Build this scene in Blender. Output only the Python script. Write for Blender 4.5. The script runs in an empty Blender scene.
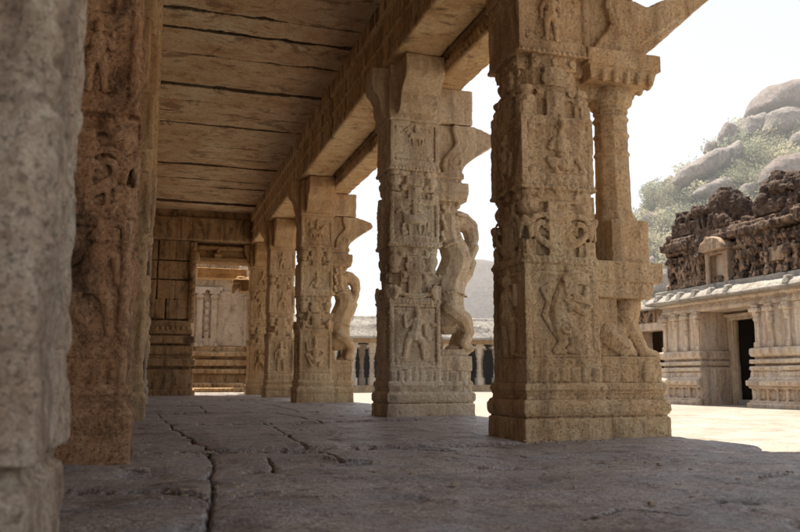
import bpy, bmesh, math, random
import numpy as np
from mathutils import Vector, Matrix

SC = bpy.context.scene
COL = SC.collection
R = math.radians
CAM_H = 0.45

# ------------------------------------------------------------------ noise
def _hash(ix, iy, iz, seed):
    h = (ix.astype(np.int64) * 374761393 + iy.astype(np.int64) * 668265263 + iz.astype(np.int64) * 2147483647 // 7 + seed * 974634777) & 0xffffffff
    h = ((h ^ (h >> 13)) * 1274126177) & 0xffffffff
    h = ((h ^ (h >> 16)) * 2246822519) & 0xffffffff
    return ((h ^ (h >> 15)) & 0xffffff) / float(0xffffff)

def vnoise(p, seed=0):
    """value noise -1..1 on an (n,3) array"""
    f = np.floor(p); t = p - f; t = t * t * (3 - 2 * t)
    i = f.astype(np.int64)
    r = 0
    for dx in (0, 1):
        wx = t[:, 0] if dx else 1 - t[:, 0]
        for dy in (0, 1):
            wy = t[:, 1] if dy else 1 - t[:, 1]
            for dz in (0, 1):
                wz = t[:, 2] if dz else 1 - t[:, 2]
                r = r + wx * wy * wz * _hash(i[:, 0] + dx, i[:, 1] + dy, i[:, 2] + dz, seed)
    return r * 2 - 1

def fbm(p, octs=4, seed=0):
    a, s, r = 1.0, 0.0, 0
    for k in range(octs):
        r = r + a * vnoise(p * (2.03 ** k) + 17.3 * k, seed + k); s += a; a *= 0.5
    return r / s

# ------------------------------------------------------------------ geometry collector
class G:
    def __init__(self):
        self.v = []; self.f = []; self.M = None
    def frame(self, O=None, U=None, N=None, W=(0, 0, 1)):
        """local (u, n, z): u along U, n outward along N, z along W"""
        if O is None: self.M = None
        else: self.M = (np.array(O, float), np.array(U, float), np.array(N, float), np.array(W, float))
        return self
    def add(self, vs, fs):
        b = len(self.v)
        if self.M is not None:
            O, U, N, W = self.M
            vs = [tuple(O + U * a[0] + N * a[1] + W * a[2]) for a in vs]
            if np.dot(np.cross(U, N), W) < 0: fs = [tuple(reversed(f)) for f in fs]
        self.v.extend(vs); self.f.extend(tuple(i + b for i in f) for f in fs)
    def box(self, x0, x1, y0, y1, z0, z1, tx=0.0, ty=0.0):
        """box; tx, ty shrink the top on each side"""
        if x0 > x1: x0, x1 = x1, x0
        if y0 > y1: y0, y1 = y1, y0
        vs = [(x0, y0, z0), (x1, y0, z0), (x1, y1, z0), (x0, y1, z0),
              (x0 + tx, y0 + ty, z1), (x1 - tx, y0 + ty, z1), (x1 - tx, y1 - ty, z1), (x0 + tx, y1 - ty, z1)]
        self.add(vs, [(3, 2, 1, 0), (4, 5, 6, 7), (0, 1, 5, 4), (1, 2, 6, 5), (2, 3, 7, 6), (3, 0, 4, 7)])
    def poly(self, pts, y0, y1):
        """extrude a counter-clockwise (x,z) polygon along y"""
        n = len(pts)
        vs = [(p[0], y0, p[1]) for p in pts] + [(p[0], y1, p[1]) for p in pts]
        fs = [tuple(range(n)), tuple(reversed(range(n, 2 * n)))]
        for i in range(n):
            j = (i + 1) % n
            fs.append((j, i, i + n, j + n))
        self.add(vs, fs)
    def rings(self, rings):
        n = len(rings[0]); vs = [p for r in rings for p in r]; fs = []
        for k in range(len(rings) - 1):
            for i in range(n):
                j = (i + 1) % n
                fs.append((k * n + i, k * n + j, (k + 1) * n + j, (k + 1) * n + i))
        fs.append(tuple(reversed(range(n)))); fs.append(tuple(range((len(rings) - 1) * n, len(rings) * n)))
        self.add(vs, fs)
    def lathe(self, cx, cy, prof, n=14, rot=0.0):
        """prof: list of (r, z) from the bottom up"""
        self.rings([[(cx + r * math.cos(2 * math.pi * i / n + rot), cy + r * math.sin(2 * math.pi * i / n + rot), z) for i in range(n)] for r, z in prof])
    def oct(self, x0, x1, y0, y1, z0, z1, c):
        pts = [(x0 + c, y0), (x1 - c, y0), (x1, y0 + c), (x1, y1 - c), (x1 - c, y1), (x0 + c, y1), (x0, y1 - c), (x0, y0 + c)]
        self.rings([[(a, b, z0) for a, b in pts], [(a, b, z1) for a, b in pts]])
    def ell(self, c, r, n=10, m=6):
        if not hasattr(r, '__len__'): r = (r, r, r)
        rr = []
        for k in range(1, m):
            t = math.pi * k / m; zz = -math.cos(t); s = math.sin(t)
            rr.append([(c[0] + r[0] * s * math.cos(2 * math.pi * i / n), c[1] + r[1] * s * math.sin(2 * math.pi * i / n), c[2] + r[2] * zz) for i in range(n)])
        self.rings(rr)
    def cap(self, p, q, r0, r1, sq=1.0, n=8):
        """tapered limb from p to q; sq flattens it along the second axis"""
        p = np.array(p, float); q = np.array(q, float); d = q - p; L = np.linalg.norm(d)
        d = np.array((0, 0, 1.0)) if L < 1e-6 else d / L
        a = np.cross(d, (0, 1, 0));
        if np.linalg.norm(a) < 0.2: a = np.cross(d, (1, 0, 0))
        a /= np.linalg.norm(a); b = np.cross(d, a)
        rr = []
        for (c, s, o) in ((p, .5 * r0, -.85 * r0), (p, .87 * r0, -.5 * r0), (p, r0, 0), (q, r1, 0), (q, .87 * r1, .5 * r1), (q, .5 * r1, .85 * r1)):
            ring = []
            for i in range(n):
                t = 2 * math.pi * i / n
                w = c + d * o + (a * math.cos(t) + b * math.sin(t)) * s
                ring.append((w[0], c[1] + (w[1] - c[1]) * sq, w[2]))
            rr.append(ring)
        self.rings(rr)
    def chain(self, pts, rad, sq=1.0, n=8):
        if not hasattr(rad, '__len__'): rad = [rad] * len(pts)
        for i in range(len(pts) - 1): self.cap(pts[i], pts[i + 1], rad[i], rad[i + 1], sq, n)

def raw_mesh(name, g):
    me = bpy.data.meshes.new(name)
    me.from_pydata([tuple(v) for v in g.v], [], g.f); me.update()
    bm = bmesh.new(); bm.from_mesh(me); bmesh.ops.recalc_face_normals(bm, faces=bm.faces); bm.to_mesh(me); bm.free()
    return me

def weather(me, amp, seed):
    """erode a dense mesh along its normals"""
    n = len(me.vertices)
    co = np.empty(n * 3, np.float32); me.vertices.foreach_get('co', co); co = co.reshape(-1, 3).astype(float)
    no = np.empty(n * 3, np.float32); me.vertices.foreach_get('normal', no); no = no.reshape(-1, 3)
    big, mid, fine = amp
    d = 0
    if big: d = d + big * fbm(co * 4.0, 3, seed)
    if mid:
        m = fbm(co * 17.0, 3, seed + 9); d = d + mid * m - mid * 2.2 * np.clip(fbm(co * 11.0, 2, seed + 30) - .32, 0, 1)
    if fine: d = d + fine * (.8 * vnoise(co * 75.0, seed + 40) + 1.0 * fbm(co * 36.0, 2, seed + 44))
    co = co + no * d[:, None]
    me.vertices.foreach_set('co', co.astype(np.float32).ravel()); me.update()

def erode(me, seed, its=6, scale=2.6, bias=-.02):
    """patchy wearing-down: smooths the skin where a noise mask is high"""
    n = len(me.vertices); ne = len(me.edges)
    co = np.empty(n * 3, np.float32); me.vertices.foreach_get('co', co); co = co.reshape(-1, 3).astype(float)
    e = np.empty(ne * 2, np.int32); me.edges.foreach_get('vertices', e); e = e.reshape(-1, 2)
    i = np.concatenate([e[:, 0], e[:, 1]]); j = np.concatenate([e[:, 1], e[:, 0]])
    cnt = np.maximum(np.bincount(i, minlength=n), 1)
    m = np.clip(.08 + 1.8 * (fbm(co * scale, 4, seed) + bias), 0, .95)[:, None]
    for _ in range(its):
        av = np.stack([np.bincount(i, co[j, k], minlength=n) for k in range(3)], 1) / cnt[:, None]
        co = co + (av - co) * m * .8
    me.vertices.foreach_set('co', co.astype(np.float32).ravel()); me.update()

def sculpt(name, g, voxel, amp=(.004, .004, .0015), seed=0, smooth=2):
    """fuse everything in g to one carved skin, then weather it"""
    me = raw_mesh(name, g)
    o = bpy.data.objects.new('tmp', me); COL.objects.link(o)
    m = o.modifiers.new('r', 'REMESH'); m.mode = 'VOXEL'; m.voxel_size = voxel; m.use_smooth_shade = True
    if smooth:
        s = o.modifiers.new('s', 'SMOOTH'); s.factor = .5; s.iterations = smooth
    dg = bpy.context.evaluated_depsgraph_get(); dg.update()
    out = bpy.data.meshes.new_from_object(o.evaluated_get(dg), depsgraph=dg)
    bpy.data.objects.remove(o); bpy.data.meshes.remove(me)
    out.name = name
    if amp and len(out.vertices): erode(out, seed + 5); weather(out, amp, seed)
    out.polygons.foreach_set('use_smooth', [True] * len(out.polygons))
    return out

def link(name, me, mat, parent=None):
    o = bpy.data.objects.new(name, me); COL.objects.link(o)
    me.materials.clear(); me.materials.append(mat)
    if parent is not None:
        o.parent = parent
        # meshes are written in world coordinates: bring them into the thing's frame
        base = Vector((0, 0, 0)); p = parent
        while p is not None: base += p.location; p = p.parent
        me.transform(Matrix.Translation(-base))
    return o

def thing(name, label, cat, loc, group=None):
    o = bpy.data.objects.new(name, None); COL.objects.link(o); o.location = loc; o.empty_display_size = .2
    return tag(o, label, cat, group)

def tag(o, label, cat, group=None):
    o['label'] = label; o['category'] = cat
    if group: o['group'] = group
    return o

def struct(o, label=None):
    o['kind'] = 'structure'
    if label: o['label'] = label
    return o

def copy_tree(o, parent=None):
    c = o.copy(); COL.objects.link(c)
    if parent is not None: c.parent = parent
    for ch in list(o.children): copy_tree(ch, c)
    return c

# ------------------------------------------------------------------ materials
def stone(name, dark, mid, light, stain=(.05, .035, .025), stain_amt=.35, streak=(1, 1, .35), scale=1.0, rough=.9, bump=.010, grain=130.0,
          crev=.6, speck=.26, cream=.55, rust=.5, block=None, grey=None, grey_amt=0.0, st=(.52, .68), top=None, warp=.8, stripe=0.0, joint_shade=0.0, pits=.55):
    m = bpy.data.materials.new(name); m.use_nodes = True
    nt = m.node_tree; N = nt.nodes; L = nt.links
    bs = N['Principled BSDF']; bs.inputs['Roughness'].default_value = rough
    try: bs.inputs['Specular IOR Level'].default_value = .25
    except KeyError: pass
    geo = N.new('ShaderNodeNewGeometry')
    def noise(sc, det=6, ro=.6, vec=None, dist=0.0):
        n = N.new('ShaderNodeTexNoise'); n.inputs['Scale'].default_value = sc; n.inputs['Detail'].default_value = det
        n.inputs['Roughness'].default_value = ro; n.inputs['Distortion'].default_value = dist
        L.new(vec or geo.outputs['Position'], n.inputs['Vector']); return n.outputs['Fac']
    def ramp(fac, stops):
        r = N.new('ShaderNodeValToRGB'); e = r.color_ramp.elements
        e[0].position, e[0].color = stops[0][0], (*stops[0][1], 1)
        e[1].position, e[1].color = stops[-1][0], (*stops[-1][1], 1)
        for p, c in stops[1:-1]:
            x = e.new(p); x.color = (*c, 1)
        L.new(fac, r.inputs['Fac']); return r.outputs['Color']
    def mix(fac, a, b, mode='MIX'):
        x = N.new('ShaderNodeMix'); x.data_type = 'RGBA'; x.blend_type = mode
        if isinstance(fac, (int, float)): x.inputs[0].default_value = fac
        else: L.new(fac, x.inputs[0])
        for k, s in ((6, a), (7, b)):
            if isinstance(s, tuple): x.inputs[k].default_value = (*s, 1)
            else: L.new(s, x.inputs[k])
        return x.outputs[2]
    def maprange(fac, a, b, c=0.0, d=1.0):
        x = N.new('ShaderNodeMapRange'); x.inputs[1].default_value = a; x.inputs[2].default_value = b; x.inputs[3].default_value = c; x.inputs[4].default_value = d
        L.new(fac, x.inputs[0]); return x.outputs[0]
    mp = N.new('ShaderNodeMapping'); mp.inputs['Scale'].default_value = streak; L.new(geo.outputs['Position'], mp.inputs['Vector'])
    base = ramp(noise(1.7 * scale, 8, .62, mp.outputs[0], warp * .5), [(.3, dark), (.5, mid), (.72, light)])
    # broad tone changes: pale worn areas and rusty ones
    pale_c = tuple(min(.8, c * 1.22 + .03) for c in light); rust_c = (mid[0] * .80, mid[1] * .62, mid[2] * .45)
    base = mix(maprange(noise(.85, 5, .6, None, .6), .5, .68, 0, cream), base, pale_c)
    base = mix(maprange(noise(1.25, 6, .62, mp.outputs[0], .6), .52, .7, 0, rust), base, rust_c)
    # middling mottle and granite specks
    base = mix(maprange(noise(5.5 * scale, 8, .7), .42, .66, 0, .6), base, light)
    base = mix(maprange(noise(7.3 * scale, 8, .72, None, .5), .5, .68, 0, .55), base, dark)
    base = mix(maprange(noise(24 * scale, 5, .7), .40, .66, 0, .45), base, dark)
    lich = noise(13 * scale, 9, .78)
    pm = N.new('ShaderNodeMath'); pm.operation = 'MULTIPLY'; L.new(maprange(lich, .58, .67, 0, pits), pm.inputs[0]); L.new(maprange(noise(1.6, 4, .6), .40, .62, .1, 1), pm.inputs[1])
    base = mix(pm.outputs[0], base, stain)
    pit = noise(min(62.0, grain * .7), 4, .72); pq = N.new('ShaderNodeMath'); pq.operation = 'MULTIPLY'; L.new(maprange(pit, .60, .70, 0, pits), pq.inputs[0]); L.new(maprange(noise(2.1, 4, .6), .42, .60, .15, 1), pq.inputs[1])
    base = mix(pq.outputs[0], base, stain)
    sp = noise(grain, 3, .7)
    base = mix(speck, base, ramp(sp, [(.34, (.12, .10, .09)), (.5, (.5, .5, .5)), (.66, (.9, .88, .84))]), 'OVERLAY')
    base = mix(speck * .8, base, ramp(noise(grain * .36, 4, .75), [(.32, (.15, .13, .12)), (.5, (.5, .5, .5)), (.68, (.86, .85, .82))]), 'OVERLAY')
    if grey: base = mix(maprange(noise(3.1, 5, .6, mp.outputs[0]), .45, .7, 0, grey_amt), base, grey)
    # black weathering
    stn = noise(2.3 * scale, 9, .7, mp.outputs[0], warp)
    base = mix(maprange(stn, st[0], st[1], 0, stain_amt), base, stain)
    if stripe:      # rain streaks running down the upright faces
        m2 = N.new('ShaderNodeMapping'); m2.inputs['Scale'].default_value = (2.2, 2.2, .10); L.new(geo.outputs['Position'], m2.inputs['Vector'])
        sx = N.new('ShaderNodeSeparateXYZ'); L.new(geo.outputs['Normal'], sx.inputs[0])
        ab = N.new('ShaderNodeMath'); ab.operation = 'ABSOLUTE'; L.new(sx.outputs['Z'], ab.inputs[0])
        up = maprange(ab.outputs[0], .2, .55, 1, 0); mu = N.new('ShaderNodeMath'); mu.operation = 'MULTIPLY'
        L.new(up, mu.inputs[0]); L.new(maprange(noise(2.6, 7, .72, m2.outputs[0]), .47, .63, 0, stripe), mu.inputs[1])
        base = mix(mu.outputs[0], base, stain)
    if joint_shade:        # grime and gap shade painted onto the slabs' upright joint faces
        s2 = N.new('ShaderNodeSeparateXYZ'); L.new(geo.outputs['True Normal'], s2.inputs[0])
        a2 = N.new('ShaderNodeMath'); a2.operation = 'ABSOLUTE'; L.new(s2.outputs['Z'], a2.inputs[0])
        base = mix(maprange(a2.outputs[0], .45, .75, joint_shade, 0), base, (.03, .02, .014))
    # grime plus occlusion shade painted into the crevices
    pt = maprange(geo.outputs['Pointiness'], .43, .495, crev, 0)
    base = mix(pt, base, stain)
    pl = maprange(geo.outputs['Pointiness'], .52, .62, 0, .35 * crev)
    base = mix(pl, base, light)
    if block: base = mix(.8, base, block, 'MULTIPLY')
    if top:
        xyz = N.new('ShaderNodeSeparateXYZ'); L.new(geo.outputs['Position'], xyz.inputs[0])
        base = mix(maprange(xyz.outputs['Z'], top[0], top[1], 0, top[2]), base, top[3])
    L.new(base, bs.inputs['Base Color'])
    b1 = N.new('ShaderNodeBump'); b1.inputs['Strength'].default_value = .9; b1.inputs['Distance'].default_value = bump
    hsum = N.new('ShaderNodeMath'); hsum.operation = 'ADD'
    h2 = N.new('ShaderNodeMath'); h2.operation = 'SUBTRACT'; L.new(noise(grain * .35, 6, .7), h2.inputs[0]); L.new(maprange(pit, .56, .72, 0, 1.2), h2.inputs[1])
    L.new(h2.outputs[0], hsum.inputs[0]); L.new(sp, hsum.inputs[1])
    L.new(hsum.outputs[0], b1.inputs['Height']); L.new(b1.outputs[0], bs.inputs['Normal'])
    return m

M = {}
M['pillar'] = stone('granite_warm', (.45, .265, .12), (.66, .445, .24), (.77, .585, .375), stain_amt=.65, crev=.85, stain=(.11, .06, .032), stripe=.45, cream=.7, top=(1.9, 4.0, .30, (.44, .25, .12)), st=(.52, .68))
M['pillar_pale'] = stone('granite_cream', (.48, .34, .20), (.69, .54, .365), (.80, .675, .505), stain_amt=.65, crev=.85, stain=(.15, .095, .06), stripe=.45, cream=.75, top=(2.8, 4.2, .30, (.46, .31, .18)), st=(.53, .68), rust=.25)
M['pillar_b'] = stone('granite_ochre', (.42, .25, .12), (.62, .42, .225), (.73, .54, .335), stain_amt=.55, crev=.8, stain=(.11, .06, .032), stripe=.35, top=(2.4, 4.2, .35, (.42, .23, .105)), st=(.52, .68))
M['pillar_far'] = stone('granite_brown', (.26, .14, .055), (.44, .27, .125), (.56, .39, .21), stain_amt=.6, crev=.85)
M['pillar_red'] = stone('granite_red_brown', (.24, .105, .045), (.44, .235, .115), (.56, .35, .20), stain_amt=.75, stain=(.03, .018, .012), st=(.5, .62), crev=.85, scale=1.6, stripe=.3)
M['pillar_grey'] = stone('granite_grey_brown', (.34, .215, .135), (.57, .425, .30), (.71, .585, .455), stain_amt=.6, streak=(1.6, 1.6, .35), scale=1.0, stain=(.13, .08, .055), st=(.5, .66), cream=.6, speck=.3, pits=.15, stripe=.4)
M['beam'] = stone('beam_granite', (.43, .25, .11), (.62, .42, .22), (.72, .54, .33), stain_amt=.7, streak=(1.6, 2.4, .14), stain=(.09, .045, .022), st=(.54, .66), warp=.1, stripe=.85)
M['ceiling'] = stone('ceiling_granite', (.42, .245, .125), (.63, .45, .275), (.75, .60, .42), stain_amt=.6, streak=(.75, 1.1, 1), scale=1.0, stain=(.15, .078, .036), st=(.53, .60), crev=1.0, warp=1.2, cream=.6, rust=.7, speck=.3, joint_shade=.8, pits=.3)
M['masonry'] = stone('block_masonry', (.38, .24, .12), (.58, .415, .24), (.68, .53, .34), stain_amt=.6, streak=(1, 1, .7), crev=1.0, st=(.52, .66), pits=.4, joint_shade=0)
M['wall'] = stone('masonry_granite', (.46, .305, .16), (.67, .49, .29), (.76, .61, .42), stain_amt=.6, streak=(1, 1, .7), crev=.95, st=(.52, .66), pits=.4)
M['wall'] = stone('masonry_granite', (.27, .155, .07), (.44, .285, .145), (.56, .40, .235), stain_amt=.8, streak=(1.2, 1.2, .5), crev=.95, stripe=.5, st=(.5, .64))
M['pale'] = stone('pale_plaster_granite', (.34, .25, .175), (.48, .385, .285), (.58, .49, .39), stain_amt=.6, crev=.9)
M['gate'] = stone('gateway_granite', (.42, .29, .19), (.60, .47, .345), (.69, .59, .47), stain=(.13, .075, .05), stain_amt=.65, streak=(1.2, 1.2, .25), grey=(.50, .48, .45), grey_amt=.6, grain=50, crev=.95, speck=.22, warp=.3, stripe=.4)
M['gate_top'] = stone('gateway_cornice_granite', (.20, .175, .15), (.33, .30, .26), (.43, .40, .355), stain=(.07, .058, .05), stain_amt=.85, grain=50, cream=.2)
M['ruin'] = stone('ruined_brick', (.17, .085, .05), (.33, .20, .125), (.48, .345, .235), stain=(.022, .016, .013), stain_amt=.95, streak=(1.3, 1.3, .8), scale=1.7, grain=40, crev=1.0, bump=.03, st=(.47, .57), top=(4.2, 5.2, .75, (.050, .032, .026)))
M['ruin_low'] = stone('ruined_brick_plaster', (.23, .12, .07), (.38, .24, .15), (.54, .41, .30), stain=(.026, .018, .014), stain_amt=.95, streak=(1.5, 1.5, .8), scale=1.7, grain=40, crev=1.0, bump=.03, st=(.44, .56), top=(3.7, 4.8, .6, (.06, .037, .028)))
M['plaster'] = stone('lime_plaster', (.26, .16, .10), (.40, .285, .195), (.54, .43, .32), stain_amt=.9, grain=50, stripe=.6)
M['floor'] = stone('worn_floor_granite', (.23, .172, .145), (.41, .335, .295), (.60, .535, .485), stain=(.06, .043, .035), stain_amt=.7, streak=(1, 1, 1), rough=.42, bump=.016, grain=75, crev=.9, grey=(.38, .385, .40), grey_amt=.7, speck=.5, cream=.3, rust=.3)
M['boulder'] = stone('boulder_granite', (.17, .138, .12), (.25, .21, .185), (.33, .285, .255), stain=(.12, .108, .103), stain_amt=.8, scale=.2, grain=3, bump=.25, crev=.3, streak=(1, 1, .4), pits=.25)  # boulder tones lightened and evened to carry some haze
M['boulder_red'] = stone('boulder_red_granite', (.16, .12, .102), (.225, .175, .152), (.29, .24, .215), stain=(.105, .085, .078), stain_amt=.8, scale=.2, grain=3, bump=.25, crev=.3, streak=(1, 1, .4), pits=.25)
M['far_rock'] = stone('far_rock', (.085, .066, .056), (.115, .092, .08), (.15, .124, .11), stain=(.07, .057, .052), stain_amt=.7, scale=.1, grain=3, bump=.2, crev=.1, streak=(1, 1, .4), pits=.1)
M['hill'] = stone('dry_hillside', (.24, .215, .155), (.34, .305, .225), (.43, .395, .31), stain=(.19, .185, .125), stain_amt=.8, scale=.2, grain=4, bump=.1, crev=.1, pits=.15)  # hillside tones paled and flattened, haze kept in the colour
M['sand'] = stone('sunlit_sand', (.23, .188, .148), (.34, .297, .25), (.40, .36, .315), stain=(.16, .128, .10), stain_amt=.7, scale=.6, streak=(1, 1, 1), grain=40, bump=.01, crev=.2, pits=.2)

def simple(name, c, rough=.9):
    m = bpy.data.materials.new(name); m.use_nodes = True
    N = m.node_tree.nodes; L = m.node_tree.links; b = N['Principled BSDF']; b.inputs['Roughness'].default_value = rough
    g = N.new('ShaderNodeNewGeometry'); n = N.new('ShaderNodeTexNoise'); n.inputs['Scale'].default_value = .8; n.inputs['Detail'].default_value = 5
    L.new(g.outputs['Position'], n.inputs['Vector'])
    r = N.new('ShaderNodeValToRGB'); r.color_ramp.elements[0].position = .3; r.color_ramp.elements[1].position = .7
    r.color_ramp.elements[0].color = (*[x * .72 for x in c], 1); r.color_ramp.elements[1].color = (*[min(1, x * 1.25) for x in c], 1)
    L.new(n.outputs['Fac'], r.inputs['Fac']); L.new(r.outputs['Color'], b.inputs['Base Color'])
    return m
def leaf_mat(name, c):
    m = simple(name, c, .7); nt = m.node_tree; b = nt.nodes['Principled BSDF']; out = nt.nodes['Material Output']
    tr = nt.nodes.new('ShaderNodeBsdfTranslucent'); mx = nt.nodes.new('ShaderNodeMixShader'); mx.inputs[0].default_value = .45
    nt.links.new(b.inputs['Base Color'].links[0].from_socket, tr.inputs['Color'])
    nt.links.new(b.outputs[0], mx.inputs[1]); nt.links.new(tr.outputs[0], mx.inputs[2]); nt.links.new(mx.outputs[0], out.inputs['Surface']); return m
M['leaf_a'] = leaf_mat('olive_leaf', (.25, .245, .155)); M['leaf_b'] = leaf_mat('dry_leaf', (.47, .43, .29)); M['leaf_c'] = leaf_mat('green_leaf', (.31, .33, .22))  # leaf colours greyed toward the haze
M['bark'] = simple('bark', (.16, .12, .09))
M['dark'] = simple('interior_shade_stone', (.05, .04, .032))  # near-black base colour stands in for shade inside openings

# ------------------------------------------------------------------ carved figures (u, n, z) on a face
def human(g, u, z, h, pose, s=1, d=.85, face=1):
    """small high-relief figure; z = feet, h = height of the standing pose, s mirrors"""
    def P(a, b, n=.0): return (u + s * a * h, n, z + b * h)
    k = h
    if pose == 'dance':
        J = dict(hip=(0, .5), ch=(.05, .73), hd=(.07, .93), k1=(-.15, .33), f1=(-.2, .04), k2=(.16, .36), f2=(.2, .05), e1=(-.17, .66), h1=(-.2, .86), e2=(.22, .74), h2=(.24, .52))
    elif pose == 'stand':
        J = dict(hip=(0, .5), ch=(0, .74), hd=(0, .93), k1=(-.09, .27), f1=(-.09, .02), k2=(.1, .27), f2=(.12, .02), e1=(-.2, .62), h1=(-.2, .44), e2=(.19, .64), h2=(.2, .86))
    elif pose == 'squat':
        J = dict(hip=(0, .2), ch=(0, .48), hd=(0, .73), k1=(-.25, .34), f1=(-.12, .02), k2=(.25, .34), f2=(.12, .02), e1=(-.24, .48), h1=(-.27, .7), e2=(.24, .46), h2=(.27, .3))
    elif pose == 'kneel':
        J = dict(hip=(.02, .16), ch=(-.06, .5), hd=(-.03, .78), k1=(.2, .34), f1=(.36, .05), k2=(-.25, .2), f2=(-.12, .02), e1=(-.24, .4), h1=(.02, .46), e2=(.12, .36), h2=(-.06, .47))
    j = {a: P(*b) for a, b in J.items()}
    for a in list(j): j[a] = (j[a][0], .004, j[a][2])
    g.cap(j['hip'], j['ch'], .095 * k, .125 * k, d); g.cap(j['hip'], j['hip'], .125 * k, .125 * k, d)
    g.cap(j['ch'], j['hd'], .05 * k, .05 * k, d)
    g.ell(j['hd'], (.078 * k, .075 * k * d * 1.6, .09 * k)); g.ell((j['hd'][0], .004, j['hd'][2] + .1 * k), (.06 * k, .04 * k, .06 * k))
    hx, hz_ = j['hd'][0], j['hd'][2]
    g.chain([(hx + math.cos(a) * .15 * k, -.012, hz_ + .02 * k + math.sin(a) * .17 * k) for a in [math.pi * i / 8 for i in range(9)]], .022 * k, .8, 6)
    g.cap((hx, .004, hz_ + .09 * k), (hx, .004, hz_ + .19 * k), .05 * k, .022 * k, d)
    for o in (-1, 1):
        q0 = j['hip']; g.chain([(q0[0] + o * .10 * k, -.004, q0[2]), (q0[0] + o * .25 * k, -.008, q0[2] - .10 * k), (q0[0] + o * .23 * k, -.008, q0[2] - .26 * k), (q0[0] + o * .31 * k, -.008, q0[2] - .36 * k)], .022 * k, .8, 6)
        g.ell((hx + o * .085 * k, .01, hz_ - .03 * k), .025 * k)
    g.chain([(j['hip'][0] - .12 * k, .02, j['hip'][2] + .02 * k), (j['hip'][0], .05 * k, j['hip'][2] - .02 * k), (j['hip'][0] + .12 * k, .02, j['hip'][2] + .02 * k)], .03 * k, .9, 6)
    for a in '12':
        o = -1 if a == '1' else 1
        sh = (j['ch'][0] + s * o * .1 * k, .004, j['ch'][2] + .03 * k); hp = (j['hip'][0] + s * o * .06 * k, .004, j['hip'][2])
        g.cap(sh, j['e' + a], .058 * k, .046 * k, d * 1.2); g.cap(j['e' + a], j['h' + a], .046 * k, .036 * k, d * 1.2); g.ell(j['h' + a], .044 * k)
        g.cap(hp, j['k' + a], .092 * k, .068 * k, d); g.cap(j['k' + a], j['f' + a], .064 * k, .045 * k, d)
        g.cap(j['f' + a], (j['f' + a][0] + s * o * .07 * k, .004, j['f' + a][2]), .034 * k, .026 * k, d)

def beast(g, u, z, w, s=1, d=.8, rider=True):
    """horse-like animal with a rider, w long, standing on z"""
    def P(a, b): return (u + s * a * w, .004, z + b * w)
    g.cap(P(-.28, .45), P(.2, .48), .15 * w, .16 * w, d)
    g.cap(P(.22, .52), P(.38, .78), .11 * w, .075 * w, d); g.cap(P(.38, .8), P(.54, .68), .075 * w, .05 * w, d)
    for a, k, f in (((-.3, .4), (-.36, .22), (-.28, .02)), ((-.2, .4), (-.16, .2), (-.2, .02)), ((.2, .42), (.34, .3), (.3, .12)), ((.14, .42), (.14, .2), (.12, .02))):
        g.cap(P(*a), P(*k), .075 * w, .05 * w, d); g.cap(P(*k), P(*f), .048 * w, .035 * w, d)
    g.chain([P(-.36, .5), P(-.47, .42), P(-.45, .2)], .035 * w, d)
    if rider:
        g.cap(P(-.02, .6), P(0, .88), .09 * w, .1 * w, d); g.ell(P(.02, 1.04), .08 * w); g.cap(P(.05, .85), P(.22, .72), .04 * w, .035 * w, d)
        g.cap(P(-.05, .85), P(-.2, 1.0), .04 * w, .035 * w, d); g.cap(P(0, .62), P(.08, .35), .06 * w, .045 * w, d)

def lion_relief(g, u, z, h, s=1, d=.5):
    """rearing lion in relief"""
    def P(a, b): return (u + s * a * h, .004, z + b * h)
    g.chain([P(-.12, .3), P(-.14, .52), P(-.05, .72), P(0, .85)], [.14 * h, .12 * h, .13 * h, .11 * h], d)
    g.ell(P(.04, .9), (.1 * h, .07 * h, .1 * h)); g.cap(P(.06, .88), P(.2, .84), .06 * h, .045 * h, d)
    g.chain([P(.02, .68), P(.2, .62), P(.22, .76)], [.06 * h, .045 * h, .04 * h], d)
    g.chain([P(.0, .58), P(.18, .48), P(.26, .56)], [.055 * h, .045 * h, .04 * h], d)
    g.chain([P(-.1, .3), P(.08, .22), P(-.02, .06), P(.1, .03)], [.11 * h, .07 * h, .05 * h, .04 * h], d)
    g.chain([P(-.16, .28), P(-.1, .14), P(-.2, .04), P(-.1, .03)], [.09 * h, .06 * h, .05 * h, .04 * h], d)
    g.chain([P(.10, .96), P(.19, .93)], [.04 * h, .03 * h], d); g.ell(P(.06, .95), .03 * h); g.ell(P(-.03, 1.0), .04 * h)
    for i in range(6): g.ell((u + s * (-.10 + .012 * i) * h, .06 * h, z + (.86 - .07 * i) * h), .03 * h)
    curls(g, [(u - s * .10 * h, z + .30 * h)], .09 * h, .016, 4, .8, .07 * h); curls(g, [(u - s * .04 * h, z + .66 * h)], .075 * h, .014, 9, .8, .075 * h)
    g.chain([P(-.24, .28), P(-.34, .45), P(-.28, .6), P(-.36, .74), P(-.27, .8)], [.035 * h, .035 * h, .033 * h, .03 * h, .03 * h], d)

def curls(g, pts, r, rad, seed, d=.6, n0=0.0):
    """little spiral scrolls centred on (u, z) points"""
    rnd = random.Random(seed)
    for (u, z) in pts:
        s = rnd.choice((-1, 1)); a0 = rnd.uniform(0, 6.28); q = []
        for k in range(9):
            t = k / 8; a = a0 + s * t * 7.5; rr = r * (1 - .8 * t)
            q.append((u + rr * math.cos(a), n0, z + rr * math.sin(a)))
        g.chain(q, rad, d, 6)

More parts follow.
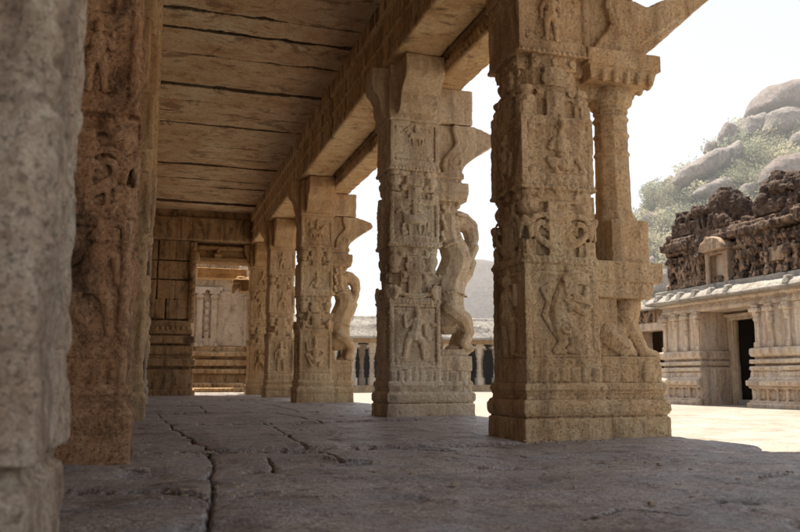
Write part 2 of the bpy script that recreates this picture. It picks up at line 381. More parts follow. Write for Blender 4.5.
# ------------------------------------------------------------------ pillars
W_, D_ = .63, .58
def faces_of(x0, y0, W=W_, D=D_):
    """front, left, right, back frames: (origin, U, N, width)"""
    return {'front': ((x0, y0, 0), (1, 0, 0), (0, -1, 0), W), 'left': ((x0, y0 + D, 0), (0, -1, 0), (-1, 0, 0), D),
            'right': ((x0 + W, y0, 0), (0, 1, 0), (1, 0, 0), D), 'back': ((x0 + W, y0 + D, 0), (-1, 0, 0), (0, 1, 0), W)}

def sqbox(g, x0, y0, z0, z1, ins, top=0.0, W=W_, D=D_):
    g.box(x0 + ins, x0 + W - ins, y0 + ins, y0 + D - ins, z0, z1, top, top)

STY_A = dict(low=(.55, 1.34), led1=(1.34, 1.40), vol=(1.42, .11), mid=(1.40, 2.02), pots1=(1.70, 2.0), led2=(2.02, 2.09), pan=(2.09, 2.60),
             mid2=(2.60, 2.96), pots2=(2.70, 2.95), led3=(2.96, 3.03), top=(3.03, 3.58))
STY_B = dict(low=(.55, 1.32), led1=(1.32, 1.38), vol=(1.44, .22), mid=(1.38, 1.92), pots1=(1.64, 1.90), led2=(1.90, 1.96), pan=(1.96, 2.49),
             mid2=(2.49, 3.0), pots2=(2.53, 2.72), led3=(3.0, 3.06), top=(3.06, 3.58))

def shaft_geo(x0, y0, S, seed, carve=('front', 'left', 'right', 'back'), rec=.02):
    g = G(); rnd = random.Random(seed)
    for (z0, z1) in (S['low'], S['pan'], S['top']):
        sqbox(g, x0, y0, z0 - .01, z1 + .01, rec)
        F = faces_of(x0, y0)
        for k in carve:
            O, U, N, w = F[k]; g.frame(O, U, N)
            b = .05
            g.box(0.0, b, -.03, .0, z0, z1); g.box(w - b, w, -.03, .0, z0, z1)
            g.box(0, w, -.03, .0, z0, z0 + .05); g.box(0, w, -.03, .0, z1 - .045, z1)
        g.frame()
    for k in ('led1', 'led2', 'led3'):
        z0, z1 = S[k]; m = (z0 + z1) / 2
        sqbox(g, x0, y0, z0, m - .006, -.012); sqbox(g, x0, y0, m - .012, m + .012, .004); sqbox(g, x0, y0, m + .006, z1, -.006, .008)
    for (z0, z1) in (S['mid'], S['mid2']):
        g.oct(x0 + .046, x0 + W_ - .046, y0 + .046, y0 + D_ - .046, z0 - .01, z1 + .01, .10)
        F = faces_of(x0, y0); H = z1 - z0
        for k in carve:
            O, U, N, w = F[k]; g.frame(O, U, N)
            # stepped cross blocks
            g.box(w * .5 - .085, w * .5 + .085, -.09, -.006, z0, z0 + H * .42)
            g.box(w * .5 - .17, w * .5 + .17, -.09, -.024, z0 + H * .30, z0 + H * .52)
            g.box(w * .5 - .10, w * .5 + .10, -.09, -.002, z0 + H * .50, z0 + H * .80)
            g.box(w * .5 - .20, w * .5 + .20, -.09, -.018, z0 + H * .78, z1)
            g.box(.0, .15, -.1, -.018, z0, z0 + H * .22); g.box(w - .15, w, -.1, -.018, z0, z0 + H * .22)
            for q in range(3):
                cu = w * .5 + (q - 1) * .1
                g.ell((cu, -.012, z0 + H * .62), (.03, .02, .04))
        g.frame()
    for k in ('pots1', 'pots2'):
        z0, z1 = S[k]; h = z1 - z0
        for (cx, cy) in ((x0 + .085, y0 + .085), (x0 + W_ - .085, y0 + .085), (x0 + .085, y0 + D_ - .085), (x0 + W_ - .085, y0 + D_ - .085)):
            g.lathe(cx, cy, [(.05, z0), (.072, z0 + h * .1), (.055, z0 + h * .2), (.085, z0 + h * .42), (.09, z0 + h * .6), (.06, z0 + h * .78), (.085, z0 + h * .9), (.08, z0 + h + .02)], 10)
    # crescent volutes that climb to the corners
    zc, dp = S['vol']; F = faces_of(x0, y0)
    for k in carve:
        O, U, N, w = F[k]; g.frame(O, U, N); q = []
        for i in range(13):
            t = i / 12 * 2 - 1
            q.append((w * .5 + t * w * .48, -.004, zc + dp * abs(t) ** 2.2))
        big = dp > .15
        g.chain(q, .03 if big else .026, .7)
        if big:
            for sgn in (-1, 1):
                cu = w * .5 + sgn * (w * .5 - .13)
                for rr in (.05, .10):
                    g.chain([(cu + sgn * (rr * math.cos(a) - .02), .008, zc + .13 + rr * 1.25 * math.sin(a)) for a in [R(-20 + 24 * i) for i in range(6)]], .024, .6)
            g.box(w * .5 - .10, w * .5 + .10, -.06, .004, zc - .05, zc + .30); g.box(w * .5 - .13, w * .5 + .13, -.06, .014, zc + .22, zc + .27)
        for sgn in (() if big else (0, 1)):
            cu = .06 if sgn == 0 else w - .06
            g.chain([(cu, -.002, zc - .01), (cu + (.03 if sgn == 0 else -.03), .01, zc + dp * .5), (cu, .005, zc + dp)], [.04, .05, .03], .8)
            curls(g, [(cu + (.03 if sgn == 0 else -.03), zc + dp * .55)], .045, .011, seed + sgn, 1.0, .02)
        # scroll work in the blocks and panel corners
        za, zb = S['mid2']; zl, zh = S['low']; zp, zq = S['pan']; ztp, ztq = S['top']
        curls(g, [(w * .5 + a, za + (zb - za) * b) for a, b in ((-.14, .4), (.14, .4), (-.16, .88), (.16, .88), (0, .9), (0, .2))], .035, .009, seed + 5, .9, -.006)
        curls(g, [(w * .5 + a, S['mid'][0] + (S['mid'][1] - S['mid'][0]) * b) for a, b in ((-.13, .42), (.13, .42), (-.16, .88), (.16, .88), (0, .92))], .035, .009, seed + 6, .9, -.006)
        curls(g, [(a, b) for a in (.10, w - .10) for b in (zl + .10, zh - .10, zp + .09, zq - .09, ztp + .09, ztq - .1)], .034, .010, seed + 7, .9, -rec + .004)
        for zz in (zl + .07, zh - .075, zp + .06, zq - .06, ztp + .05, ztq - .06):
            g.chain([(.07, -rec + .002, zz), (w - .07, -rec + .002, zz)], .010, .9)
        for i in range(14):
            for (zz, dd) in ((S['led1'][0] + .016, -.008), (S['led2'][0] + .016, -.008), (S['led3'][0] + .016, -.008)):
                g.ell((w * (i + .5) / 14, .012, zz), (.016, .012, .018))
        for zz in np.arange(zl + .12, zh - .1, .055) if rec > .012 else ():
            g.ell((.026, .0, zz), (.014, .012, .02)); g.ell((w - .026, .0, zz), (.014, .012, .02))
        for zz in np.arange(zp + .1, zq - .08, .055) if rec > .012 else ():
            g.ell((.026, .0, zz), (.014, .012, .02)); g.ell((w - .026, .0, zz), (.014, .012, .02))
        # shallow floral carving along the ledges
        for (z0, z1) in (S['low'], S['pan']):
            for i in range(9):
                g.ell((w * (i + .5) / 9, -.004, z0 + .026), (.022, .014, .02))
                g.ell((w * (i + .5) / 9, -.004, z1 - .022), (.02, .012, .016))
    g.frame()
    # uneven chipped lumps
    for i in range(26):
        k = rnd.choice(carve); O, U, N, w = F[k]; g.frame(O, U, N)
        g.ell((rnd.uniform(.04, w - .04), -.008, rnd.uniform(.6, 3.5)), (rnd.uniform(.02, .05), .012, rnd.uniform(.02, .06)))
    g.frame()
    return g

def base_geo(x0, y0, xr, yb=.05):
    """moulded foot; xr = right end (the courtyard annexe), shared by shaft and annexe"""
    g = G()
    x1 = x0 + W_; D = D_
    def lay(z0, z1, o, top=0.0):
        g.box(x0 - o, x1 + o, y0 - o, y0 + D + o, z0, z1, top, top)
        if xr: g.box(x1 - .1, xr + o, y0 - o + yb, y0 + D + o - yb, z0, z1, top, top)
    lay(-.04, .155, .045, .004); lay(.15, .18, .022); lay(.175, .205, .038, -.008); lay(.2, .265, .05); lay(.262, .292, .046, .015); lay(.285, .345, .012)
    lay(.34, .37, .02, .0); lay(.365, .415, .034, .012); lay(.41, .56, .004)
    for i in range(7):
        u = x0 + (i + .5) / 7 * W_
        g.box(u - .03, u + .03, y0 - .016, y0 + .05, .43, .53)
    if xr:
        for i in range(3):
            u = x1 + .05 + i * (xr - x1 - .1) / 2.4
            g.box(u - .04, u + .05, y0 + yb - .016, y0 + yb + .05, .43, .53)
    return g

def yali_geo(x0, y0, k=1.0):
    """rearing lion-beast that leans against the courtyard side of a shaft (coordinates as on the second pillar)"""
    g = G(); yc = y0 + .25; dx = x0 - 2.65
    def P(x, z, o=0.0): return (3.25 + (x - 3.25) * 1.22 + dx, yc + o * 1.1, .45 + (z - .45) * 1.025)
    g.chain([P(3.43, 1.17), P(3.42, 1.42), P(3.46, 1.62), P(3.52, 1.76), P(3.545, 1.90), P(3.475, 2.08), P(3.43, 2.22), P(3.43, 2.34)], [.235, .225, .215, .22, .21, .175, .165, .175])
    g.ell(P(3.45, 2.38), (.15, .16, .14))
    g.box(3.24 + dx, 3.36 + dx, yc - .13, yc + .13, 1.08, 1.70); g.box(3.24 + dx, 3.38 + dx, yc - .14, yc + .14, 2.16, 2.66)
    g.ell(P(3.40, 2.48), (.12, .14, .08)); g.ell(P(3.46, 1.17), (.19, .20, .20))
    # muzzle and curled trunk
    g.chain([P(3.47, 2.38), P(3.59, 2.37), P(3.68, 2.30), P(3.705, 2.17), P(3.69, 2.06)], [.14, .13, .115, .10, .085])
    for o in (-.09, .09):
        g.ell(P(3.55, 2.44, o), .035); g.ell(P(3.44, 2.52, o * 1.2), (.03, .02, .05))
        # raised forelegs
        g.chain([P(3.54, 1.80, o), P(3.61, 1.86, o), P(3.66, 1.95, o), P(3.685, 2.03, o)], [.10, .085, .07, .075])
        g.chain([P(3.52, 1.60, o * .8), P(3.61, 1.70, o), P(3.665, 1.84, o)], [.10, .08, .065])
        # hind legs
        g.chain([P(3.48, 1.17, o), P(3.58, 1.06, o), P(3.605, .95, o), P(3.565, .84, o), P(3.60, .78, o)], [.16, .11, .08, .07, .06])
        # mane curls
        for i, (a, b) in enumerate(((3.33, 2.5), (3.41, 2.56), (3.5, 2.53), (3.31, 2.41), (3.34, 2.3))):
            g.ell(P(a, b, o * 1.3), .05)
    g.chain([P(3.34, 1.06), P(3.27, 1.2), P(3.3, 1.42), P(3.25, 1.62)], [.05, .05, .045, .04])
    g.box(3.25 + dx, 3.36 + dx, yc - .14, yc + .14, 2.05, 2.6); g.box(3.25 + dx, 3.34 + dx, yc - .12, yc + .12, 1.05, 1.6)
    # front-face scroll work on haunch, flank and neck
    g.frame((dx, yc, 0), (1, 0, 0), (0, -1, 0))
    curls(g, [(3.49, 1.21)], .12, .018, 5, .8, .21); curls(g, [(3.60, 1.96)], .085, .015, 7, .8, .18)
    for i in range(7): g.ell((3.53 + .010 * i, .125 + .004 * i, 2.50 - .055 * i), (.03, .02, .018))
    g.frame()
    # mane locks, collar and harness bosses
    for i in range(7):
        t = i / 6
        for o in (-.16, -.09, .09, .16): g.ell(P(3.335 + .02 * math.sin(i * 2.1), 2.50 - .40 * t, o), (.035, .045, .038), 8, 5)
    for i in range(9):
        t = i / 8 * 2 - 1; g.ell(P(3.47 + .10 * t, 2.07 - .05 * t * t, -.165 + .05 * t * t), (.022, .025, .022), 8, 5); g.ell(P(3.44 + .14 * t, 1.47 - .05 * t * t, -.215 + .07 * t * t), (.024, .022, .020), 8, 5)
    g.chain([P(3.50, 2.42, -.15), P(3.62, 2.42, -.10), P(3.70, 2.33, -.09), P(3.74, 2.20, -.07)], .016, .9)
    for o in (-.13, .13):
        g.chain([P(3.40, 1.26, o * 1.3), P(3.54, 1.14, o * 1.5), P(3.60, 1.00, o * 1.2), P(3.54, .86, o * 1.2), P(3.62, .80, o * 1.2)], [.12, .10, .075, .06, .05])
        g.ell(P(3.70, 2.02, o * .8), (.05, .045, .06))
    # crouching small beast under the paws and its block
    g.box(3.2 + dx, 3.70 + dx, yc - .22, yc + .22, .54, .72); g.box(3.2 + dx, 3.66 + dx, yc - .19, yc + .19, .70, .8)
    g.ell(P(3.31, .86), (.075, .16, .1)); g.ell(P(3.31, .95), (.06, .11, .05)); g.ell(P(3.5, .80), (.12, .16, .06))
    return g

def crown_geo(x0, y0, tip=4.08, tipz=3.40, low=2.62):
    """block capital above the beast, S-curved bracket and the sloping stump of the eave"""
    g = G(); dx = x0 - 2.65; a, b = y0 + .04, y0 + .52
    if low:
        g.box(3.22 + dx, 3.56 + dx, a + .06, b - .06, low - .14, low + .04); g.box(3.22 + dx, 3.66 + dx, a, b, low, low + .10, -.02, -.01)
        g.box(3.22 + dx, 3.69 + dx, a, b, low + .1, low + .24); g.box(3.22 + dx, 3.60 + dx, a + .02, b - .02, low + .23, low + .30); g.box(3.22 + dx, 3.63 + dx, a, b, low + .29, low + .36)
    z = 2.97
    rel = ((0, 0), (.02, .12), (.10, .27), (.24, .42), (.45, .60), (.68, .78), (.88, .93), (1, 1)) if tip < 4.3 else ((0, 0), (.04, .04), (.12, .08), (.3, .26), (.5, .47), (.75, .74), (1, 1))
    out = [(3.60 + (tip - 3.60) * r0, z + (tipz - z) * r1) for r0, r1 in rel] + [(tip + .01, tipz + .06), (tip - .03, tipz + .11), (3.88, 3.57), (3.76, 3.60)]
    g.poly([(p[0] + dx, p[1]) for p in [(3.24, z)] + out + [(3.24, 3.60)]], a + .055, b - .055)
    sc = [(3.49, 3.60), (3.47, 3.53), (3.50, 3.44), (3.52, 3.37), (3.49, 3.31), (3.42, 3.24), (3.36, 3.15), (3.34, 3.05), (3.35, z)]
    g.poly([(p[0] + dx, p[1]) for p in out + sc], a, b)
    q = [(p[0] + dx + .035, p[1]) for p in sc]
    for yy in (a, b):
        g.chain([(x, yy, zz) for x, zz in q], .011, .8); g.chain([(x + .05, yy, zz) for x, zz in q[1:-1]], .009, .8); g.chain([(x + .12, yy, zz - .03) for x, zz in q[2:-1]], .009, .8)
        g.chain([(3.44 + dx, yy, 3.10), (3.50 + dx, yy, 3.05), (3.58 + dx, yy, 3.08), (3.60 + dx, yy, 3.16), (3.54 + dx, yy, 3.20), (3.50 + dx, yy, 3.15)], .016, .9)
        g.chain([(3.80 + dx, yy, z + .26), ((3.8 + tip) / 2 + dx, yy, (z + .26 + tipz + .02) / 2 + .0)], .016, .9)
    return g

def capital_geo(x0, y0, xr=True, seed=0):
    """rough block between shaft and beams"""
    g = G(); x1 = x0 + W_
    g.box(x0 - .02, x1 + .02, y0 - .03, y0 + D_ + .03, 3.57, 4.05)
    if xr: g.box(x1 - .05, x0 + 1.10, y0 + .02, y0 + D_ - .02, 3.61, 4.06)
    g.box(x0 - .03, x1 + .03, y0 - .04, y0 + D_ + .04, 4.0, 4.1)
    # curved corbels toward front, back and aisle
    def corb(O, U, N, w, k=1.0):
        g.frame(O, U, N); pr = [(0, 3.62), (.09, 3.64), (.16, 3.72), (.19, 3.85), (.27, 3.93), (.36, 3.98), (.40, 4.06), (.40, 4.27), (0, 4.27)]; pr = [(p[0] * k, p[1]) for p in pr]
        n = len(pr); vs = [(.0, p[0], p[1]) for p in pr] + [(w, p[0], p[1]) for p in pr]
        fs = [tuple(range(n)), tuple(reversed(range(n, 2 * n)))] + [((i + 1) % n, i, i + n, (i + 1) % n + n) for i in range(n)]
        g.add(vs, fs); g.frame()
    corb((x0 + .07, y0 - .02, 0), (1, 0, 0), (0, -1, 0), W_ - .14); corb((x0 + W_ - .07, y0 + D_ + .02, 0), (-1, 0, 0), (0, 1, 0), W_ - .14)
    corb((x0, y0 + D_ - .12, 0), (0, -1, 0), (-1, 0, 0), D_ - .24, .5)
    g.box(x0 + .0, x0 + W_, y0 - .02, y0 + D_ + .02, 4.05, 4.275)
    return g

def colonnette_geo(y0):
    g = G(); a, b = y0 + .08, y0 + .44; cx, cy = 3.615, (a + b) / 2
    g.box(3.47, 3.82, a, b, 1.36, 1.72, .004, .004); g.lathe(cx, cy, [(.165, 1.70), (.19, 1.74), (.165, 1.80)], 8, R(22.5))
    g.lathe(cx, cy, [(.150, 1.74), (.134, 2.68)], 8, R(22.5))
    for z in (2.28, 2.44, 2.58): g.lathe(cx, cy, [(.140, z), (.154, z + .02), (.140, z + .04)], 12)
    g.lathe(cx, cy, [(.15, 2.66), (.135, 2.69), (.18, 2.73), (.19, 2.80), (.155, 2.87), (.18, 2.92)], 14)
    g.box(3.30, 3.88, a - .06, b + .06, 2.86, 2.98, -.035, -.03); g.box(3.25, 3.94, a - .1, b + .1, 2.97, 3.11)
    for i in range(5):
        u = 3.40 + .11 * i
        for yy in (a - .07, b + .07): g.lathe(u, yy, [(.012, 2.835), (.032, 2.855), (.034, 2.89), (.028, 2.94)], 8)
    for i in range(4): g.lathe(3.87, a + .0 + i * .12, [(.012, 2.835), (.032, 2.855), (.034, 2.89), (.028, 2.94)], 8)
    g.frame((0, a, 0), (1, 0, 0), (0, -1, 0))
    curls(g, [(3.56, 1.5), (3.70, 1.6), (3.66, 1.44)], .05, .012, 3, .8, 0.0); g.frame()
    g.box(3.2, 3.36, a + .06, b - .06, 1.35, 1.9); g.box(3.2, 3.5, a + .1, b - .1, 2.75, 3.0)
    return g

def seated_lion_geo(y0):
    g = G(); yc = y0 + .29
    def P(x, z, o=0.0): return (3.25 + (x - 3.25) * 1.18, yc + o, z)
    g.box(3.22, 3.80, yc - .24, yc + .24, 1.08, 1.22, -.02, -.01); g.box(3.22, 3.90, yc - .26, yc + .26, 1.21, 1.37)
    g.box(3.22, 3.86, yc - .23, yc + .23, .53, .62)
    g.box(3.22, 3.50, yc - .20, yc + .2, .6, 1.1)
    g.chain([P(3.62, 1.08), P(3.58, .95), P(3.5, .82), P(3.44, .74)], [.15, .13, .16, .17])
    for o in (-.13, .13):
        g.chain([P(3.55, .92, o), P(3.62, .78, o), P(3.68, .66, o), P(3.78, .63, o)], [.09, .075, .06, .045])
        g.chain([P(3.40, .78, o), P(3.5, .70, o * 1.2), P(3.58, .64, o * 1.2)], [.13, .1, .05])
    g.ell(P(3.60, 1.02, -.05), (.12, .16, .1))
    g.frame((0, yc - .16, 0), (1, 0, 0), (0, -1, 0)); g.frame(); g.ell(P(3.50, .84), (.20, .20, .22)); g.ell(P(3.60, .98), (.14, .17, .17)); g.ell(P(3.40, .76), (.18, .22, .17))
    return g

def pillar(name, label, x0, y0, S, vox, mats, seed, kind, reliefs, xr=None, group=None, amp=(.005, .0065, .003), rec=.02):
    """kind: 'beast' rearing beast annexe, 'column' colonnette annexe, None plain"""
    t = thing(name, label, 'pillar', (x0 + W_ / 2, y0 + D_ / 2, 0), group)
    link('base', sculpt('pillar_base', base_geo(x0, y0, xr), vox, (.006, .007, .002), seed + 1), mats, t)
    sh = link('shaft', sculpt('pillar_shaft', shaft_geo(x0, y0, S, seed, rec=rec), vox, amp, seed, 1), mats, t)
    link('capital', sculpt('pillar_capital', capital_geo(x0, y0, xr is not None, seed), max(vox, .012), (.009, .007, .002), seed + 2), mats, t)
    if kind == 'beast':
        link('rearing_beast', sculpt('rearing_beast', yali_geo(x0, y0), vox, (.003, .0035, .0015), seed + 3), mats, t)
        link('bracket', sculpt('bracket', crown_geo(x0, y0), vox, (.004, .005, .002), seed + 4), mats, t)
    elif kind == 'column':
        link('colonnette', sculpt('colonnette', colonnette_geo(y0), vox, (.003, .0035, .0015), seed + 3), mats, t)
        link('seated_lion', sculpt('seated_lion', seated_lion_geo(y0), vox, (.004, .004, .002), seed + 5), mats, t)
        link('bracket', sculpt('bracket', crown_geo(x0, y0, 4.62, 3.82, None), vox, (.004, .005, .002), seed + 4), mats, t)
    F = faces_of(x0, y0)
    for (face, kind_, u, z, h, pose, s) in reliefs:
        O, U, N, w = F[face]; g = G(); O = tuple(np.array(O) - np.array(N) * (rec - .004))
        g.frame(O, U, N)
        if kind_ == 'human': human(g, u, z, h, pose, s)
        elif kind_ == 'beast': beast(g, u, z, h, s)
        else: lion_relief(g, u, z, h, s)
        link('relief_figure', sculpt('relief_figure', g, max(.0055, vox * .62), (.002, .003, .001), seed + int(z * 10), 2), mats, sh)
    return t

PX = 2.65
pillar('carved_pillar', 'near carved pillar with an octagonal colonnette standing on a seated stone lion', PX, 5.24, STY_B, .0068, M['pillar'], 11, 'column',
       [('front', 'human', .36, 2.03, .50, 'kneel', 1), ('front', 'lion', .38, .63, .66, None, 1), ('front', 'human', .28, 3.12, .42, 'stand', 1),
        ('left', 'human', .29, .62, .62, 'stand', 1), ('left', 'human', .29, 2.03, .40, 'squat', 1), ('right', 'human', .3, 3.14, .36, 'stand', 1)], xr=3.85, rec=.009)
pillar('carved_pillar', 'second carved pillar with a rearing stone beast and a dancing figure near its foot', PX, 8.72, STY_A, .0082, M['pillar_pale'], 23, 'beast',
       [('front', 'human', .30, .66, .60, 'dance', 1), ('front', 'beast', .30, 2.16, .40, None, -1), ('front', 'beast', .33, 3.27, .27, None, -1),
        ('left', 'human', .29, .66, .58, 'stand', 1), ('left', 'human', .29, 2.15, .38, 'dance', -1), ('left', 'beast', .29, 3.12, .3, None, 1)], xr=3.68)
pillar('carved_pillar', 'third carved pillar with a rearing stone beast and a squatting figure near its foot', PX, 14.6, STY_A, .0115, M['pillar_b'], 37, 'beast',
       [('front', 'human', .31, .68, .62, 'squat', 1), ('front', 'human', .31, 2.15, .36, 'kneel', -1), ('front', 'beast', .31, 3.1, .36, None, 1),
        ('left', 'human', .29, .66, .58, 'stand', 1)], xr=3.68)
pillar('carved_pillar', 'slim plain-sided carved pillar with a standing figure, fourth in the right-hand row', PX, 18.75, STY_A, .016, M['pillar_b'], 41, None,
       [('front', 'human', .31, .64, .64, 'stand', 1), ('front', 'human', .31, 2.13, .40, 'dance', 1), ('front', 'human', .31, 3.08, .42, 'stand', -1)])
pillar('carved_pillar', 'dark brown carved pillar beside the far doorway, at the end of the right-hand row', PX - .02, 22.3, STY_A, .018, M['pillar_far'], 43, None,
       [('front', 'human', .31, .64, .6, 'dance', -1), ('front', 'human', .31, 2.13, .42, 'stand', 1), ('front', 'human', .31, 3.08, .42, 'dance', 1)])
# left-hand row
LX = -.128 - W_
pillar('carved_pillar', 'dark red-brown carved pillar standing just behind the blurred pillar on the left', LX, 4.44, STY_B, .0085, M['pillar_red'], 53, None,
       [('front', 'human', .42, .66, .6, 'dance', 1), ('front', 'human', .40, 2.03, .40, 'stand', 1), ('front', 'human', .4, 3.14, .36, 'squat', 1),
        ('right', 'human', .29, .64, .6, 'stand', 1), ('right', 'human', .29, 2.03, .4, 'dance', 1)], amp=(.010, .010, .003))
far_l = pillar('carved_pillar', 'brown pillar seen edge-on behind the dark red-brown pillar of the left row', LX + .045, 8.72, STY_A, .016, M['pillar_b'], 59, None,
       [('right', 'human', .29, .64, .6, 'stand', 1)])
c = copy_tree(far_l); c.location.y = 14.9; c['label'] = 'sunlit grey edge of a far left-row pillar, next to the masonry end wall'
c.location.x += .014
for ch in c.children:
    ch.data = ch.data.copy(); ch.data.materials.clear(); ch.data.materials.append(M['pillar_grey'])
# the nearest pillar on the left, very close to the camera
def near_pillar():
    t = thing('worn_pillar', 'blurred worn grey pillar closest to the camera at the left edge', 'pillar', (-.5, 1.95, 0))
    x1, y0 = -.212, 1.62
    g = G()
    g.box(x1 - .66, x1 + .005, y0 - .01, y0 + .62, -.05, .24, .0, .0); g.box(x1 - .66, x1 - .02, y0 + .01, y0 + .6, .23, .30)
    g.box(x1 - .66, x1 + .018, y0 - .02, y0 + .62, .29, .44, .006, .006); g.box(x1 - .66, x1 + .004, y0, y0 + .6, .43, .52)
    link('base', sculpt('pillar_base', g, .010, (.016, .010, .002), 71, 3), M['pillar_grey'], t)
    g = G()
    g.box(x1 - .66, x1 - .006, y0, y0 + .6, .5, 3.6)
    for (z0, z1, o) in ((.53, .60, .008), (.94, .98, .006), (1.0, 1.06, .010), (1.5, 1.56, .01)):
        g.box(x1 - .66, x1 + o - .006, y0 - o, y0 + .6 + o, z0, z1)
    g.frame((x1, y0 + .02, 0), (0, 1, 0), (1, 0, 0))
    rnd = random.Random(3)
    for i in range(30): g.ell((rnd.uniform(.03, .55), -.004, rnd.uniform(.55, 2.2)), (rnd.uniform(.02, .06), .014, rnd.uniform(.03, .08)))
    for v in (.02, .14, .30, .46): g.box(v, v + .04, -.02, .010, .62, .92); g.box(v, v + .04, -.02, .010, 1.08, 3.3)
    for i in range(24): g.ell((.015, .0, .7 + i * .085), (.035, .022, .03))
    g.frame((x1 - .66, y0, 0), (1, 0, 0), (0, -1, 0))
    for i in range(30): g.ell((rnd.uniform(.1, .64), -.004, rnd.uniform(.55, 2.2)), (rnd.uniform(.02, .06), .012, rnd.uniform(.03, .08)))
    for u in (.60, .50, .36, .2): g.box(u, u + .05, -.01, .012, .62, .92); g.box(u, u + .05, -.01, .012, 1.08, 3.3)
    g.frame()
    link('shaft', sculpt('pillar_shaft', g, .010, (.016, .010, .002), 73, 3), M['pillar_grey'], t)
    g = G(); g.box(x1 - .7, x1 + .02, y0 - .04, y0 + .64, 3.58, 4.1); g.box(x1 - .6, x1 - .05, y0 - .4, y0 + 1.0, 4.0, 4.28)
    link('capital', sculpt('pillar_capital', g, .02, (.01, .01, .002), 74), M['pillar_grey'], t)
near_pillar()

# ------------------------------------------------------------------ beams, ceiling, roof
def beam(name, label, g, vox, mat, seed, amp=(.012, .008, .003), cat='beam'):
    return tag(link(name, sculpt(name, g, vox, amp, seed, 2), mat), label, cat)
g = G(); 
ends = [-1.5, 2.3, 5.53, 9.0, 14.9, 19.03, 22.9]
for a, b in zip(ends[:-1], ends[1:]):
    g.box(2.62, 3.17, a + .004, b - .004, 4.275, 5.0); g.box(2.575, 2.7, a + .004, b - .004, 4.62, 4.66); g.box(2.56, 2.7, a + .004, b - .004, 4.92, 5.16)
    g.box(2.6, 2.66, a + .004, b - .004, 4.29, 4.40)
beam('stone_beam', 'long stained stone beam carried by the right-hand pillar row', g, .022, M['beam'], 81)
g = G()
for a, b in zip(ends[:-1], ends[1:]):
    g.box(3.24, 3.60, a + .006, b - .006, 4.065, 4.6); g.box(3.20, 3.3, a + .006, b - .006, 4.30, 4.42)
y = 2.0
while y < 22.6:
    g.ell((3.225, y, 4.16), (.045, .05, .055), 8, 5); g.ell((3.57, y, 4.1), (.03, .05, .04), 8, 5); y += .115
g.box(3.215, 3.3, 1.9, 22.8, 4.08, 4.11)
beam('stone_beam', 'outer eave beam with a beaded moulding along the courtyard side', g, .018, M['beam'], 83, (.012, .008, .002))
g = G()
for a, b in ((-1.5, 4.73), (4.73, 9.0), (9.0, 15.2), (15.2, 22.9)):
    g.box(-.72, -.10, a + .004, b - .004, 4.275, 5.0); g.box(-.72, -.065, a + .004, b - .004, 4.6, 4.65); g.box(-.72, -.05, a + .004, b - .004, 4.9, 5.16)
beam('stone_beam', 'stone beam carried by the left-hand pillar row', g, .022, M['beam'], 85)

ceil = thing('stone_ceiling', 'ceiling of rough stone slabs laid across the aisle', 'ceiling', (1.3, 12, 5.13))
rnd = random.Random(8)
y = -1.5; k = 0
while y < 22.4:
    w = rnd.uniform(.52, .86); y1 = min(y + w, 22.6); gap = rnd.uniform(.013, .025)
    g = G(); g.box(-.3, 2.9, y + gap, y1 - gap, 5.13 + rnd.uniform(-.035, .04), 5.36)
    vox = .017 if y > 7 else .06
    # long tool marks and flaking come from the weathering pass
    me = sculpt('ceiling_slab', g, vox, None, 0, 1)
    n = len(me.vertices); co = np.empty(n * 3, np.float32); me.vertices.foreach_get('co', co); co = co.reshape(-1, 3).astype(float)
    q = co * np.array((1.2, 1.5, 1.0)); fl = fbm(q, 4, 90 + k)
    low = co[:, 2] < 5.2
    co[:, 2] += low * (.010 * fl + .006 * np.tanh((fbm(co * np.array((.9, 2.6, 1.)), 4, 600 + k) - .1) * 14))
    edge = np.minimum(co[:, 1] - (y + gap), (y1 - gap) - co[:, 1]); er = np.clip(.0 + .11 * fbm(co * np.array((3.2, 1, 1)), 4, 200 + k) - edge, 0, .13)
    co[:, 2] += low * er * .5
    co[:, 1] += .014 * fbm(co * np.array((2.4, 0, 0)) + k, 4, 300 + k)
    me.vertices.foreach_set('co', co.astype(np.float32).ravel()); me.update()
    weather(me, (0, .005, .003), 500 + k)
    s = link('ceiling_slab', me, M['ceiling'], ceil)
    y = y1; k += 1
g = G(); g.box(-6, 4.15, -2.8, 22.9, 5.40, 5.7); g.box(3.05, 4.15, -1.5, 22.9, 4.72, 5.41)
g.box(-6, -.75, -2.8, 22.9, 5.0, 5.39)
tag(link('stone_roof', raw_mesh('stone_roof', g), M['beam']), 'flat stone roof slab above the pillared hall', 'roof')

g = G(); g.box(-5.6, -5.2, -2.8, 22.9, -.3, 5.4)  # out of view; blocks light from the left so the courtyard side dominates
struct(link('wall', raw_mesh('wall', g), M['wall']), 'unseen wall put in to close the hall on the left')

